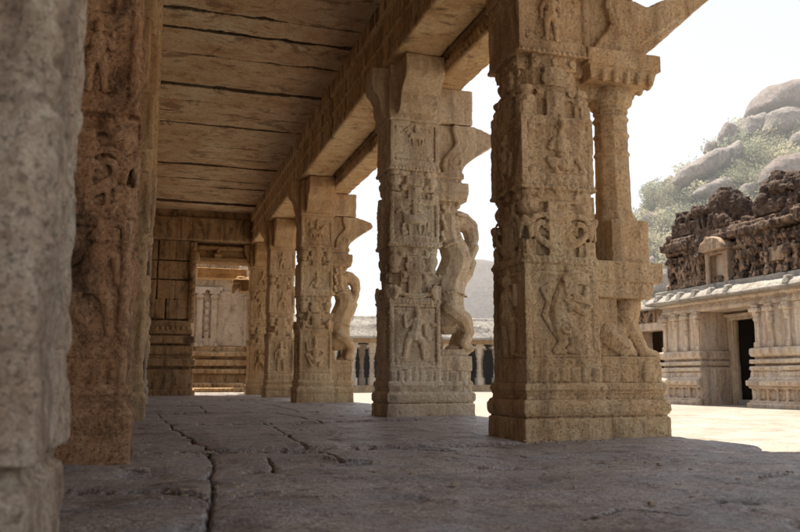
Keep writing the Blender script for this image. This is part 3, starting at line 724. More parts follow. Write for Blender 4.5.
# ------------------------------------------------------------------ floor of the hall
def seg_dist(X, Y, pts):
    d = np.full(X.shape, 9.0)
    for (a, b) in zip(pts[:-1], pts[1:]):
        ax, ay = a; bx, by = b; vx, vy = bx - ax, by - ay; L2 = vx * vx + vy * vy + 1e-9
        t = np.clip(((X - ax) * vx + (Y - ay) * vy) / L2, 0, 1)
        d = np.minimum(d, np.hypot(X - ax - t * vx, Y - ay - t * vy))
    return d
def make_floor():
    ys = [-3.0, -2.2, -1.4, -.6, .2, .7]
    y = 1.0
    while y < 24.2: ys.append(y); y += max(.0075, .0072 * y)
    ys = np.array(ys); nc = 560
    t = np.linspace(0, 1, nc); xs0 = np.where(t < .06, -3.8 + t / .06 * 2.9, -.9 + (t - .06) / .94 * 4.8)   # -3.8 .. 3.9
    Y, X = np.meshgrid(ys, xs0, indexing='ij')
    P1 = np.stack([X.ravel() * 0 + 3.3, Y.ravel(), X.ravel() * 0], 1)
    en = (fbm(P1 * np.array((1, 2.6, 1)), 4, 5) * .045).reshape(X.shape)
    edge = 3.9 + en - .22 * np.exp(-((Y - 4.05) / .2) ** 2)
    edge = np.where(Y < 3.86, 4.7 + en, edge)
    edge = np.where(Y > 22.2, 2.55, edge)
    X = np.where(X > 2.2, 2.2 + (X - 2.2) / 1.7 * (edge - 2.2), X)
    p = np.stack([X.ravel(), Y.ravel(), np.zeros(X.size)], 1)
    w1 = fbm(p * 3.1, 4, 21).reshape(X.shape); w2 = fbm(p * 3.1 + 50, 4, 22).reshape(X.shape)
    f1 = fbm(p * 16, 3, 23).reshape(X.shape)
    XX = X + .03 * w1 + .009 * f1; YY = Y + .035 * w2 + .010 * f1
    cracks = [([(.15, 1.0), (.19, 2.48), (.27, 3.44), (.33, 4.3), (.385, 5.05), (.34, 5.6), (.20, 7.74), (.12, 10.4)], .016),
              ([(-.6, 5.2), (.385, 5.02), (.96, 4.87), (1.41, 4.86), (2.4, 5.02), (2.62, 5.1)], .02),
              ([(1.1, 7.96), (1.14, 7.6), (1.0, 5.6), (.95, 4.87), (1.03, 4.23)], .014),
              ([(-.7, 3.55), (.08, 3.4), (.25, 3.2), (.34, 3.12)], .013),
              ([(-.7, 7.9), (.2, 7.75), (1.12, 7.9), (2.6, 8.1), (3.7, 8.3)], .014), ([(-.7, 10.5), (1.4, 10.4), (3.8, 10.6)], .014),
              ([(-.7, 13.4), (3.8, 13.2)], .016), ([(-.7, 16.6), (3.8, 16.5)], .016), ([(-.7, 19.6), (3.8, 19.7)], .016),
              ([(1.7, 7.9), (1.6, 10.4)], .013), ([(.7, 10.4), (.8, 13.3), (.6, 16.6)], .014), ([(1.9, 10.5), (2.0, 13.3), (1.8, 16.6), (1.7, 19.6)], .014),
              ([(2.75, 3.05), (3.05, 3.1), (3.5, 3.2), (4.6, 3.15)], .02), ([(1.5, 4.9), (1.95, 4.3), (2.05, 4.1)], .009), ([(2.2, 1.0), (2.1, 1.8), (2.25, 2.2)], .012),
              ([(.6, 3.9), (.66, 4.5)], .010), ([(1.62, 3.75), (1.84, 3.7)], .012), ([(1.35, 2.3), (1.6, 2.45), (1.75, 2.3)], .008)]
    Z = .008 * fbm(p * .8, 3, 24).reshape(X.shape) + .003 * w2 + .0018 * f1
    # flaked layers
    fl = fbm(p * np.array((1.5, 2.2, 1)), 5, 27).reshape(X.shape)
    Z += .003 * np.tanh((fl - .12) * 30) + .002 * np.tanh((fl + .25) * 34)
    def stepx(pts, h, xa, xb):
        px = np.array([a for a, _ in pts]); py = np.array([b for _, b in pts]); yc = np.interp(XX, px, py)
        m_ = np.clip((X - xa) / .1, 0, 1) * np.clip((xb - X) / .1, 0, 1)
        return .6 * h * m_ * np.clip((YY - yc) / .006, 0, 1) * np.clip((yc + 2.6 - YY) / 1.8, 0, 1)
    Z += stepx(cracks[1][0], .030, .36, 2.6) + stepx(cracks[3][0], .018, -.7, .3) + stepx(cracks[4][0], .022, -.7, 3.6) + stepx(cracks[5][0], .024, -.7, 3.8) + stepx(cracks[6][0], .03, -.7, 3.8) + stepx(cracks[7][0], .03, -.7, 3.8)
    Z += stepx(cracks[12][0], .024, 2.7, 4.6) + stepx([(1.2, 3.78), (1.62, 3.75), (1.9, 3.70)], .018, 1.55, 1.9) + stepx([(.8, 4.55), (1.1, 4.2), (1.3, 4.1)], .02, .85, 1.25) + stepx([(1.9, 2.12), (2.2, 2.05), (2.6, 2.15)], .02, 1.95, 2.45)
    for pts, wd in cracks:
        d = seg_dist(XX, YY, pts); ww = wd * (1 + .9 * w1)
        ww = np.maximum(ww * .45, .0035)
        Z -= .035 * np.clip(1.25 - d / ww, 0, 1) ** .6 + .010 * np.clip(1 - d / (wd * 2.2 * (1 + 1.2 * f1)), 0, 1) * (f1 > -.05)
    f2 = fbm(p * 33, 3, 33).reshape(X.shape); f3 = fbm(p * np.array((2.6, 4.5, 1)), 5, 35).reshape(X.shape)
    Z += .0016 * f2 + .003 * np.tanh((f3 - .2) * 40) - .008 * (np.clip(fbm(p * 7.5, 4, 39).reshape(X.shape) - .42, 0, .15) / .15)
    for (hx, hy, rx, ry, dp) in ((.36, 3.2, .12, .07, .05), (.95, 4.85, .12, .07, .03), (1.05, 4.15, .1, .05, .02), (3.3, 3.12, .25, .05, .05), (1.0, 2.0, .1, .04, .02), (.5, 3.95, .05, .05, .02),
                                 (1.72, 3.72, .1, .03, .025), (2.15, 2.05, .2, .06, .03), (.55, 4.95, .2, .05, .03), (2.3, 3.75, .05, .03, .02), (-.02, 3.95, .12, .2, .03)):
        Z -= dp * np.exp(-(((XX - hx) / rx) ** 2 + ((YY - hy) / ry) ** 2) ** 2)
    Z -= .02 * np.clip(1 - (edge - X) / .08, 0, 1) ** 2
    nr = len(ys); v = np.stack([X.ravel(), Y.ravel(), Z.ravel()], 1)
    skirt = np.stack([X[:, -1], ys, np.full(nr, -.5)], 1)
    idx = np.arange(nr * nc).reshape(nr, nc)
    q = np.stack([idx[:-1, :-1].ravel(), idx[:-1, 1:].ravel(), idx[1:, 1:].ravel(), idx[1:, :-1].ravel()], 1)
    sk = nr * nc + np.arange(nr)
    q2 = np.stack([idx[:-1, -1], sk[:-1], sk[1:], idx[1:, -1]], 1)
    me = bpy.data.meshes.new('floor'); me.from_pydata(np.vstack([v, skirt]).tolist(), [], np.vstack([q, q2]).tolist()); me.update()
    me.polygons.foreach_set('use_smooth', [True] * len(me.polygons))
    struct(link('floor', me, M['floor']), 'cracked worn stone floor of the pillared hall')
make_floor()
def chips():
    rnd = random.Random(55); g = G()
    spots = [(2.5, 5.1, .5, .25), (3.2, 5.1, .6, .12), (2.5, 8.6, .4, .3), (.3, 5.0, .4, .12), (.25, 3.3, .25, .3), (-.2, 4.3, .3, .2), (1.2, 4.85, .8, .06), (1.5, 3.5, 1.6, 1.2), (2.6, 3.4, 1.0, .8), (1.2, 7.0, 1.4, 1.5), (2.4, 14.3, .5, .3)]
    for i in range(520):
        cx, cy, rx, ry = rnd.choice(spots); x = rnd.gauss(cx, rx * .6); y = rnd.gauss(cy, ry * .6)
        if y < 1.4 or x > 3.6: continue
        r = rnd.choice((.004, .005, .006, .008, .011, .016)); g.ell((x, y, r * .3 + rnd.uniform(-.004, .003)), (r * rnd.uniform(.7, 1.5), r * rnd.uniform(.7, 1.5), r * rnd.uniform(.4, .9)), 5, 3)
    o = link('stone_grit', raw_mesh('stone_grit', g), M['pillar_grey']); o['kind'] = 'stuff'; tag(o, 'stone chips and grit strewn over the hall floor', 'grit')
chips()

# ------------------------------------------------------------------ courtyard ground
def make_ground():
    ys = np.concatenate([np.linspace(-3000, -20, 12), np.linspace(-10, 60, 180), np.linspace(70, 3000, 30)])
    xs = np.concatenate([np.linspace(-3000, -20, 10), np.linspace(-8, 50, 150), np.linspace(60, 3000, 30)])
    Y, X = np.meshgrid(ys, xs, indexing='ij'); p = np.stack([X.ravel(), Y.ravel(), 0 * X.ravel()], 1)
    Z = -.3 + (.03 * fbm(p * .35, 4, 61)).reshape(X.shape) * (np.abs(X) < 55) * (np.abs(Y) < 65) - .02
    nr, nc = X.shape; idx = np.arange(nr * nc).reshape(nr, nc)
    q = np.stack([idx[:-1, :-1].ravel(), idx[:-1, 1:].ravel(), idx[1:, 1:].ravel(), idx[1:, :-1].ravel()], 1)
    me = bpy.data.meshes.new('ground'); me.from_pydata(np.stack([X.ravel(), Y.ravel(), Z.ravel()], 1).tolist(), [], q.tolist()); me.update()
    struct(link('ground', me, M['sand']), 'pale sunlit sand of the temple courtyard')
make_ground()

# ------------------------------------------------------------------ far end of the hall
def end_wall():
    t = thing('masonry_wall', 'coursed stone wall with moulded foot closing the left of the far end', 'wall', (.3, 22.6, 0))
    y0 = 22.35
    rnd = random.Random(4)
    g = G(); z = 2.06
    for h in (.56, .55, .54, .60):
        x = -1.4
        while x < .93:
            w = rnd.choice((.62, .85, .48)); x1 = min(x + w, .95)
            if x1 > .78: x1 = .95
            g.box(x + .02, x1 - .02, y0 + rnd.uniform(-.03, .012), y0 + .5, z + .02, z + h - .02); x = x1
        z += h
    g.box(-1.4, .94, y0 + .11, y0 + .5, 2.0, 4.3)
    link('wall', sculpt('wall', g, .018, (.008, .008, .003), 101, 2), M['wall'], t)
    g = G()
    for (z0, z1, o) in ((-.05, .16, .34), (.16, .70, .22), (.70, .80, .12), (.78, .98, .28), (.96, 1.12, .12), (1.1, 1.34, .18), (1.34, 1.42, .06), (1.40, 1.60, .24), (1.58, 1.68, .08), (1.66, 1.78, .14), (1.76, 2.03, .05)):
        g.box(-1.4, 1.0 + o * .5, y0 - o, y0 + .4, z0, z1, 0, .01)
    for i in range(16): g.ell((-1.1 + i * .135, y0 - .12, 1.82), (.055, .05, .06), 8, 5)
    link('moulded_base', sculpt('moulded_base', g, .018, (.007, .008, .003), 103, 2), M['wall'], t)
    g = G(); g.box(.93, 1.10, y0 - .08, y0 + .4, 2.0, 4.25)
    for i in range(12): g.ell((1.02, y0 - .08, 2.15 + i * .17), (.06, .05, .08), 8, 5)
    g.ell((1.06, y0 - .1, 3.8), (.14, .12, .2)); g.ell((1.0, y0 - .1, 3.45), (.1, .1, .12))
    link('carved_jamb', sculpt('carved_jamb', g, .016, (.008, .012, .003), 105, 2), M['wall'], t)
end_wall()
g = G(); g.box(-1.4, .55, 22.2, 22.8, 4.29, 4.93); g.box(.56, .72, 22.18, 22.8, 4.29, 4.95); g.box(.73, 2.62, 22.2, 22.8, 4.29, 4.95); g.box(-1.4, 2.62, 22.3, 22.9, 4.9, 5.3)
beam('stone_beam', 'cross beam of squared blocks above the far doorway', g, .02, M['wall'], 107)
g = G(); g.box(1.0, 2.66, 22.5, 22.9, 4.08, 4.2); g.box(1.0, 2.66, 22.45, 22.95, 3.72, 3.86); g.box(1.0, 2.66, 22.62, 22.9, 3.8, 4.12); g.box(1.66, 1.74, 22.45, 22.56, 3.88, 4.1); g.box(1.6, 1.8, 22.4, 22.56, 3.9, 3.98); g.box(1.0, 2.66, 22.75, 22.95, 4.05, 4.4)
g.box(1.2, 2.66, 23.6, 24.1, 3.42, 3.72); g.box(1.2, 2.66, 23.58, 24.1, 3.55, 3.6)
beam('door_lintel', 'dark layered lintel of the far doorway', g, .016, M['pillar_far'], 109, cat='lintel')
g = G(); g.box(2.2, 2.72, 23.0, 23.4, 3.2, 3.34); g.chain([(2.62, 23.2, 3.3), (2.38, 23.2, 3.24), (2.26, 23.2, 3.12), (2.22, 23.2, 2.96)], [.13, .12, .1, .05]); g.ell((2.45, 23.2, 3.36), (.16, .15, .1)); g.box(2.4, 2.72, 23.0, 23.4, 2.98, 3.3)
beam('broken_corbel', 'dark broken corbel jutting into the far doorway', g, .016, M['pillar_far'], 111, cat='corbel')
g = G(); g.box(2.86, 3.5, 26.3, 26.8, 3.72, 4.1); g.ell((3.0, 26.5, 4.14), (.3, .25, .24)); g.ell((2.9, 26.5, 3.86), (.22, .2, .2)); g.box(3.2, 4.2, 26.2, 26.9, -.3, 3.8)
beam('broken_pier', 'pale sunlit broken pier seen through the far doorway', g, .03, M['pale'], 113, cat='pier')
def back_wall():
    t = thing('shrine_wall', 'pale pilastered wall seen through the far doorway', 'wall', (2.2, 27.4, 0))
    y0 = 27.1; g = G()
    g.box(-2, 3.6, y0, y0 + .5, 1.5, 3.9)
    for x in (.9, 1.50, 1.98, 3.1):
        g.box(x - .10, x + .10, y0 - .10, y0 + .1, 1.5, 3.42); g.box(x - .15, x + .15, y0 - .14, y0 + .1, 1.5, 1.62); g.ell((x, y0 - .1, 3.2), (.15, .12, .08)); g.box(x - .17, x + .17, y0 - .16, y0 + .1, 3.30, 3.42); g.box(x - .26, x + .26, y0 - .14, y0 + .1, 3.42, 3.54)
    for i in range(5): g.ell((1.74, y0 - .02, 1.9 + i * .26), (.09 - .01 * (i % 2), .07, .12))
    g.box(1.64, 1.84, y0 - .06, y0 + .1, 1.52, 1.8)
    for (x0, x1, z0, z1) in ((2.1, 2.98, 1.54, 2.24), (2.1, 2.98, 2.28, 2.9), (2.1, 2.5, 2.94, 3.4), (2.54, 2.98, 2.94, 3.4)): g.box(x0, x1, y0 - .035, y0 + .1, z0, z1)
    link('wall', sculpt('wall', g, .022, (.006, .008, .003), 121, 1), M['pale'], t)
    g = G()
    for (z0, z1, o) in ((-.4, .3, .5), (.28, .62, .38), (.6, .76, .5), (.74, .88, .2), (.86, 1.08, .34), (1.06, 1.2, .2), (1.18, 1.34, .4), (1.32, 1.52, .12)): g.box(-2, 3.6, y0 - o, y0 + .4, z0, z1, 0, .015)
    link('moulded_base', sculpt('moulded_base', g, .022, (.006, .008, .003), 123, 1), M['wall'], t)
    g = G(); g.box(-2, 3.6, y0 - .35, y0 + .6, 3.88, 4.1, 0, .12); g.box(-2, 3.6, y0 - .05, y0 + .5, 4.08, 4.9)
    link('cornice', sculpt('cornice', g, .03, (.006, .008, .003), 125, 1), M['wall'], t)
back_wall()
def steps():
    t = thing('stone_steps', 'low stone steps beyond the far doorway', 'steps', (2, 25, -.3))
    for i, (y0, y1, z1) in enumerate(((24.4, 25.3, .02), (25.2, 25.9, .16), (25.8, 26.6, .30))):
        g = G(); g.box(.9, 2.9, y0, y1, -.3, z1)
        for k in range(14): g.box(.95 + k * .14, 1.03 + k * .14, y0 - .025, y0 + .1, max(-.28, z1 - .14), z1 - .03)
        link('step', sculpt('step', g, .022, (.005, .006, .002), 130 + i, 1), M['wall' if i else 'gate_top'], t)
steps()

# ------------------------------------------------------------------ gateway on the right
def gateway():
    X = 15.83; gz = -.34
    t = thing('temple_gateway', 'squat stone gateway with a dark doorway and a ruined brick top', 'gateway', (17.5, 18.5, -.3))
    def ybox(g, y0, y1, o, z0, z1, back=1.6, to=0.0):
        """block whose front stands o proud of the facade"""
        g.box(X - o, X + back, y0 - min(o, .12), y1 + min(o, .12), z0, z1, to, 0)
    for nm, (a, b), seed in (('left', (19.75, 21.5), 141), ('right', (12.5, 17.5), 143)):
        g = G()
        for (z0, z1, o) in ((gz - .1, -.20, .34), (-.22, -.14, .24), (-.15, .20, .13), (.18, .26, .24), (.25, .40, .34), (.38, .46, .22), (.45, .62, .16), (.60, .68, .06), (.67, .78, .20), (.77, .86, .03),
                            (.85, .96, .16), (.95, 1.05, .03), (1.04, 1.12, .13), (1.11, 1.28, .17)):
            ybox(g, a, b, o, z0, z1)
        y = a + .05
        while y < b:
            g.box(X - .19, X, y, y + .07, -.14, .19); g.box(X - .37, X, y + .1, y + .2, .27, .38); y += .34
        link('moulded_base', sculpt('moulded_base', g, .028, (.008, .010, .004), seed, 1), M['gate'], t)
        g = G(); ybox(g, a, b, 0, 1.26, 2.46)
        gw = link('wall', sculpt('gate_wall', g, .04, (.01, .01, .004), seed + 1, 1), M['gate'], t)
        ps = [a + .1, a + .62, a + 1.12, b - .08] if b - a < 3 else [b - .12, b - .62, b - 1.2, b - 1.9, b - 2.5, b - 3.2, b - 4]
        for i, py in enumerate(ps):
            g = G(); g.box(X - .09, X + .05, py - .10, py + .10, 1.27, 1.42); g.box(X - .06, X + .05, py - .08, py + .08, 1.4, 2.12)
            g.lathe(X - .03, py, [(.09, 2.0), (.11, 2.06), (.08, 2.12), (.12, 2.2), (.08, 2.28)], 10); g.box(X - .16, X + .05, py - .17, py + .17, 2.26, 2.36); g.box(X - .12, X + .05, py - .12, py + .12, 2.34, 2.46)
            if i == 1: g.ell((X - .06, py, 2.05), (.09, .12, .16)); g.ell((X - .07, py, 1.82), (.06, .09, .12))
            link('pilaster', sculpt('pilaster', g, .02, (.004, .006, .002), seed + 3 + i, 1), M['gate'], gw)
    # doorway recess
    g = G(); g.box(X + .98, X + 1.12, 19.40, 19.76, gz, 2.46); g.box(X + .98, X + 1.12, 17.4, 18.50, gz, 2.46); g.box(X + .98, X + 1.12, 18.4, 19.5, 2.2, 2.46)
    g.box(X + .90, X + 1.10, 19.42, 19.58, gz, 2.28); g.box(X + .9, X + 1.10, 18.38, 18.52, gz, 2.28); g.box(X + .86, X + 1.1, 18.38, 19.58, 2.2, 2.3); g.box(X + .80, X + 1.1, 18.3, 19.70, 2.3, 2.38)
    link('door_frame', sculpt('door_frame', g, .022, (.004, .006, .002), 155, 1), M['gate'], t)
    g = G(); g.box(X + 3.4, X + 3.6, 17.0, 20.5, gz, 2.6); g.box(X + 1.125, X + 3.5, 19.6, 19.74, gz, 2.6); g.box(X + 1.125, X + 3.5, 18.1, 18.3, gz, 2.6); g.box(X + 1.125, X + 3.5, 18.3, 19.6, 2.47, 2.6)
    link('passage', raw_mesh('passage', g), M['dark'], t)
    g = G(); g.box(X + .95, X + 1.6, 18.4, 19.6, gz - .1, gz + .16); link('threshold', raw_mesh('threshold', g), M['gate_top'], t)
    # architrave and cornice
    g = G(); g.box(X - .05, X + 1.7, 12.5, 21.55, 2.45, 2.56); g.box(X - .02, X + 1.7, 12.5, 21.52, 2.55, 2.72); g.box(X - .10, X + 1.7, 12.5, 21.6, 2.70, 2.79)
    link('architrave', sculpt('architrave', g, .03, (.008, .009, .003), 157, 1), M['gate'], t)
    g = G()
    pr = [(X + 1.6, 2.78), (X - .42, 2.78), (X - .46, 2.84), (X - .36, 2.94), (X - .18, 3.04), (X + .0, 3.10), (X + .0, 3.26), (X + 1.6, 3.26)]
    y = 12.5
    for w in (1.7, 1.3, 1.5, .9, 1.6, 1.2, 1.2):
        y1 = min(y + w, 21.95); g.poly([(a, b + .012 * (hash((w, a)) % 3 - 1)) for a, b in pr][::-1], y + .01, y1 - .01); y = y1
        if y >= 21.95: break
    gc = link('cornice', sculpt('gate_cornice', g, .03, (.014, .012, .004), 159, 1), M['gate_top'], t)
    for i, yy in enumerate((21.3, 20.7, 20.2, 19.5, 18.8, 18.1, 15.9)):
        g = G(); g.box(X - .44, X - .14, yy - .11, yy + .11, 2.86, 3.06, .05, .02); g.box(X - .38, X - .2, yy - .07, yy + .07, 3.0, 3.1)
        link('cornice_block', sculpt('cornice_block', g, .025, (.006, .008, .003), 160 + i, 1), M['gate_top'], gc)
    # ruined brick superstructure
    rnd = random.Random(12); Xs = 16.15
    g = G(); g.box(Xs + .1, Xs + 2.4, 12.4, 21.6, 3.2, 4.62)
    y = 12.5
    while y < 21.6:
        if not (18.45 < y < 19.5):
            o = rnd.uniform(0, .12); g.box(Xs - .06 - o, Xs + .3, y, y + rnd.uniform(.16, .34), 3.24, rnd.uniform(4.1, 4.5)); g.ell((Xs - .08, y + .1, rnd.uniform(3.5, 4.3)), (.12, .13, .18))
        g.box(Xs - .14, Xs + .2, y, y + .4, 3.22, 3.38 + rnd.uniform(0, .1)); y += rnd.uniform(.3, .44)
    for (z0, z1, o) in ((4.18, 4.3, .14), (4.36, 4.48, .2), (4.52, 4.72, .34), (4.7, 4.86, .26), (4.84, 5.0, .1)):
        y = 12.4
        while y < 21.4:
            w = rnd.uniform(.5, 1.2); oo = o + rnd.uniform(-.14, .08)
            if not (z0 < 4.5 and 18.5 < y + w / 2 < 19.4): g.box(Xs - oo, Xs + 2.2, y, min(y + w, 21.5) - .02, z0 + rnd.uniform(-.03, .03), z1 + rnd.uniform(-.03, .04))
            y += w
    y = 12.7
    while y < 21.4:
        if not 18.3 < y < 19.6:
            h_ = rnd.uniform(3.9, 4.34)
            g.box(Xs - .26, Xs + .2, y, y + .13, 3.30, h_); g.box(Xs - .32, Xs + .2, y - .05, y + .18, h_ - .2, h_ - .1); g.box(Xs - .31, Xs + .2, y - .04, y + .17, 3.26, 3.42)
        y += rnd.choice((.34, .46, .46, .7))
    for i in range(60):
        y = rnd.uniform(12.5, 21.5)
        if 18.35 < y < 19.55: continue
        g.ell((Xs - rnd.uniform(-.1, .14), y, rnd.uniform(3.3, 5.0)), (rnd.uniform(.08, .2), rnd.uniform(.08, .22), rnd.uniform(.07, .2)))
    bt = link('brick_tier', sculpt('brick_tier', g, .032, (.03, .03, .008), 171, 1), M['ruin_low'], t)
    # the tumbled humps on top
    g = G()
    hump1 = ((21.0, 5.4, .17, .42), (20.75, 5.45, .15, .5), (20.3, 5.4, .2, .5), (20.1, 5.3, .14, .5), (19.7, 5.4, .17, .52), (19.2, 5.5, .36, .62), (18.9, 5.58, .40, .72), (18.62, 5.45, .30, .55))
    for (y, z, ry, rz) in hump1:
        for k in range(3): g.ell((Xs + .3 + k * .18 + rnd.uniform(-.1, .1), y + .1 + rnd.uniform(-.05, .05), z + rnd.uniform(-.1, .04)), (.34, ry * .92, rz))
    g.box(Xs + .05, Xs + .9, 18.4, 21.2, 4.85, 5.08)
    for i in range(44):
        y = rnd.uniform(18.5, 21.1); g.box(Xs - .16, Xs + .35, y, y + rnd.uniform(.07, .14), 4.95, rnd.uniform(5.1, 5.4))
        g.ell((Xs + rnd.uniform(-.1, .1), y, rnd.uniform(5.0, 5.8)), rnd.uniform(.07, .16))
    link('ruined_tower', sculpt('ruined_tower', g, .032, (.035, .045, .012), 173, 1), M['ruin'], t)
    g = G()
    for (y, z, ry, rz) in ((17.5, 5.25, .16, .42), (17.25, 5.48, .24, .58), (16.85, 5.6, .26, .66), (16.4, 5.55, .25, .64), (16.05, 5.48, .2, .54), (15.6, 5.45, .22, .54), (15.1, 5.4, .25, .5), (14.5, 5.3, .3, .5), (13.7, 5.2, .4, .5)):
        for k in range(3): g.ell((Xs + .3 + k * .2, y + rnd.uniform(-.06, .06), z + rnd.uniform(-.1, .04)), (.36, ry, rz))
    g.box(Xs + .05, Xs + .9, 13.0, 17.7, 4.85, 5.15)
    for i in range(60):
        y = rnd.uniform(13.2, 17.4); g.box(Xs - .12, Xs + .35, y, y + rnd.uniform(.08, .2), 4.95, rnd.uniform(5.1, 5.4)); g.ell((Xs + rnd.uniform(-.1, .1), y, rnd.uniform(5.0, 5.8)), rnd.uniform(.07, .18))
    link('ruined_tower', sculpt('ruined_tower', g, .032, (.035, .045, .012), 175, 1), M['ruin'], t)
    # niche: two posts, back, plaster fan above
    n = G(); n.box(Xs - .26, Xs + .1, 19.28, 19.46, 3.22, 4.16); n.box(Xs - .26, Xs + .1, 18.5, 18.68, 3.22, 4.16); n.box(Xs - .24, Xs + .1, 18.5, 19.46, 4.12, 4.24)
    nf = link('niche', sculpt('niche', n, .025, (.008, .008, .003), 177, 1), M['plaster'], bt)
    n = G(); n.box(Xs + .02, Xs + .09, 18.66, 19.3, 3.22, 4.14); link('niche_back', raw_mesh('niche_back', n), M['gate'], bt)
    n = G(); pts = [(math.cos(a) * .52, math.sin(a) * .42) for a in [math.pi * i / 14 for i in range(15)]]
    n.frame((Xs - .46, 18.97, 4.22), (0, 1, 0), (1, 0, 0)); n.poly([(a, b) for a, b in pts], 0, .5); n.frame()
    link('plaster_fan', sculpt('plaster_fan', n, .03, (.02, .015, .004), 179, 1), M['plaster'], bt)
    n = G(); n.box(Xs - .17, Xs + .1, 16.35, 17.1, 3.62, 4.0); link('plaster_panel', sculpt('plaster_panel', n, .03, (.015, .012, .003), 181, 1), M['plaster'], bt)
gateway()
def wing():
    t = thing('side_wing', 'low flat-roofed wing with a dark opening left of the gateway', 'building', (17, 23.5, -.3))
    X = 16.4; g = G(); g.box(X, X + .5, 21.6, 22.05, -.4, 2.1); g.box(X, X + .5, 23.6, 26, -.4, 2.1); g.box(X - .06, X + .5, 21.6, 26, 2.08, 2.36); g.box(X + 1.8, X + 2, 21.5, 26, -.4, 2.4)
    g.box(X, X + 1.9, 25.8, 26, -.4, 2.4)
    link('wall', sculpt('wing_wall', g, .03, (.008, .009, .003), 191, 1), M['gate'], t)
    g = G(); g.box(X - .1, X + 2, 21.6, 26.1, 2.35, 2.78); link('parapet', sculpt('parapet', g, .035, (.015, .012, .003), 193, 1), M['ruin'], t)
    g = G(); g.box(X - .35, X + 2.2, 21.55, 26.3, 2.77, 2.98, .1, 0); link('roof', sculpt('wing_roof', g, .035, (.015, .012, .003), 195, 1), M['gate_top'], t)
wing()

# ------------------------------------------------------------------ far colonnade
def colonnade():
    t = thing('pillared_pavilion', 'low pillared pavilion with a curved pale eave across the courtyard', 'pavilion', (17, 45, -.3))
    y0 = 43.5; x0, x1 = 5.0, 30.0
    g = G(); g.box(x0, x1, y0 - .25, y0 + 5, -.4, -.05); g.box(x0, x1, y0 - .1, y0 + 5, -.06, .06)
    link('plinth', raw_mesh('plinth', g), M['wall'], t)
    g = G(); pr = [(y0 - 1.0, 2.68), (y0 - 1.02, 2.8), (y0 - .75, 3.1), (y0 - .5, 3.5), (y0 - .1, 3.86), (y0 + .0, 4.06), (y0 + 5, 4.1), (y0 + 5, 2.84), (y0, 2.84), (y0 - .5, 2.76)]
    g.frame((x0, 0, 0), (0, 1, 0), (1, 0, 0)); g.poly(pr, 0, x1 - x0); g.frame()
    link('roof', sculpt('pavilion_roof', g, .06, (.03, .02, .005), 201, 1), M['gate_top'], t)
    g = G(); g.box(x0, x1, y0 + .1, y0 + .5, 2.5, 2.84); link('beam', raw_mesh('pavilion_beam', g), M['wall'], t)
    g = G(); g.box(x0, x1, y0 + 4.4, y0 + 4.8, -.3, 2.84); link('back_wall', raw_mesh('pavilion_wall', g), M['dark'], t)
    g = G(); 
    g.box(-.2, .2, -.2, .2, .05, .5); g.lathe(0, 0, [(.16, .48), (.17, .7), (.13, .74), (.17, .95), (.13, 1.0), (.13, 1.4), (.18, 1.48), (.12, 1.56), (.16, 1.7), (.2, 1.85), (.14, 1.92)], 10)
    g.box(-.17, .17, -.17, .17, 1.9, 2.25); g.box(-.36, .36, -.22, .22, 2.24, 2.36); g.box(-.24, .24, -.2, .2, 2.35, 2.52)
    pm = raw_mesh('pavilion_pillar', g); pm.materials.append(M['gate'])
    x = x0 + .5
    while x < x1:
        for yy in (y0 + .3, y0 + 2.6):
            o = bpy.data.objects.new('pillar', pm); COL.objects.link(o); o.parent = t; o.location = (x - 17, yy - 45, .3)
        x += 1.12
colonnade()

# ------------------------------------------------------------------ hills
def hill_z(X, Y):
    ridge = np.interp(X, [20, 46, 54, 62, 68, 74, 80, 90, 110, 150, 260], [0, 0, 9, 18.5, 24.5, 30, 34.5, 39.5, 42, 38, 0])
    s = np.clip((Y - 38) / 60, 0, 1); s = s * s * (3 - 2 * s) ; back = np.clip((150 - Y) / 52, 0, 1)
    z = ridge * s * back
    p = np.stack([X.ravel(), Y.ravel(), 0 * X.ravel()], 1).astype(float)
    return z + (fbm(p * .09, 4, 71).reshape(X.shape) * 2.0) * np.clip(z / 8, 0, 1) - .6
HX = np.arange(18, 180, .8); HY = np.arange(34, 110, .8)
HG = hill_z(*np.meshgrid(HX, HY))
def hill_at(x, y):
    i = int(np.clip((y - 34) / .8, 0, len(HY) - 1)); j = int(np.clip((x - 18) / .8, 0, len(HX) - 1)); return float(HG[i, j])
def make_hill():
    ys = np.linspace(34, 200, 110); xs = np.linspace(18, 260, 150)
    Y, X = np.meshgrid(ys, xs, indexing='ij'); p = np.stack([X.ravel(), Y.ravel(), 0 * X.ravel()], 1)
    Z = hill_z(X, Y)
    nr, nc = X.shape; idx = np.arange(nr * nc).reshape(nr, nc)
    q = np.stack([idx[:-1, :-1].ravel(), idx[:-1, 1:].ravel(), idx[1:, 1:].ravel(), idx[1:, :-1].ravel()], 1)
    me = bpy.data.meshes.new('hill'); me.from_pydata(np.stack([X.ravel(), Y.ravel(), Z.ravel()], 1).tolist(), [], q.tolist()); me.update()
    me.polygons.foreach_set('use_smooth', [True] * len(me.polygons))
    struct(link('hill', me, M['hill']), 'dry scrub hillside behind the gateway')
make_hill()
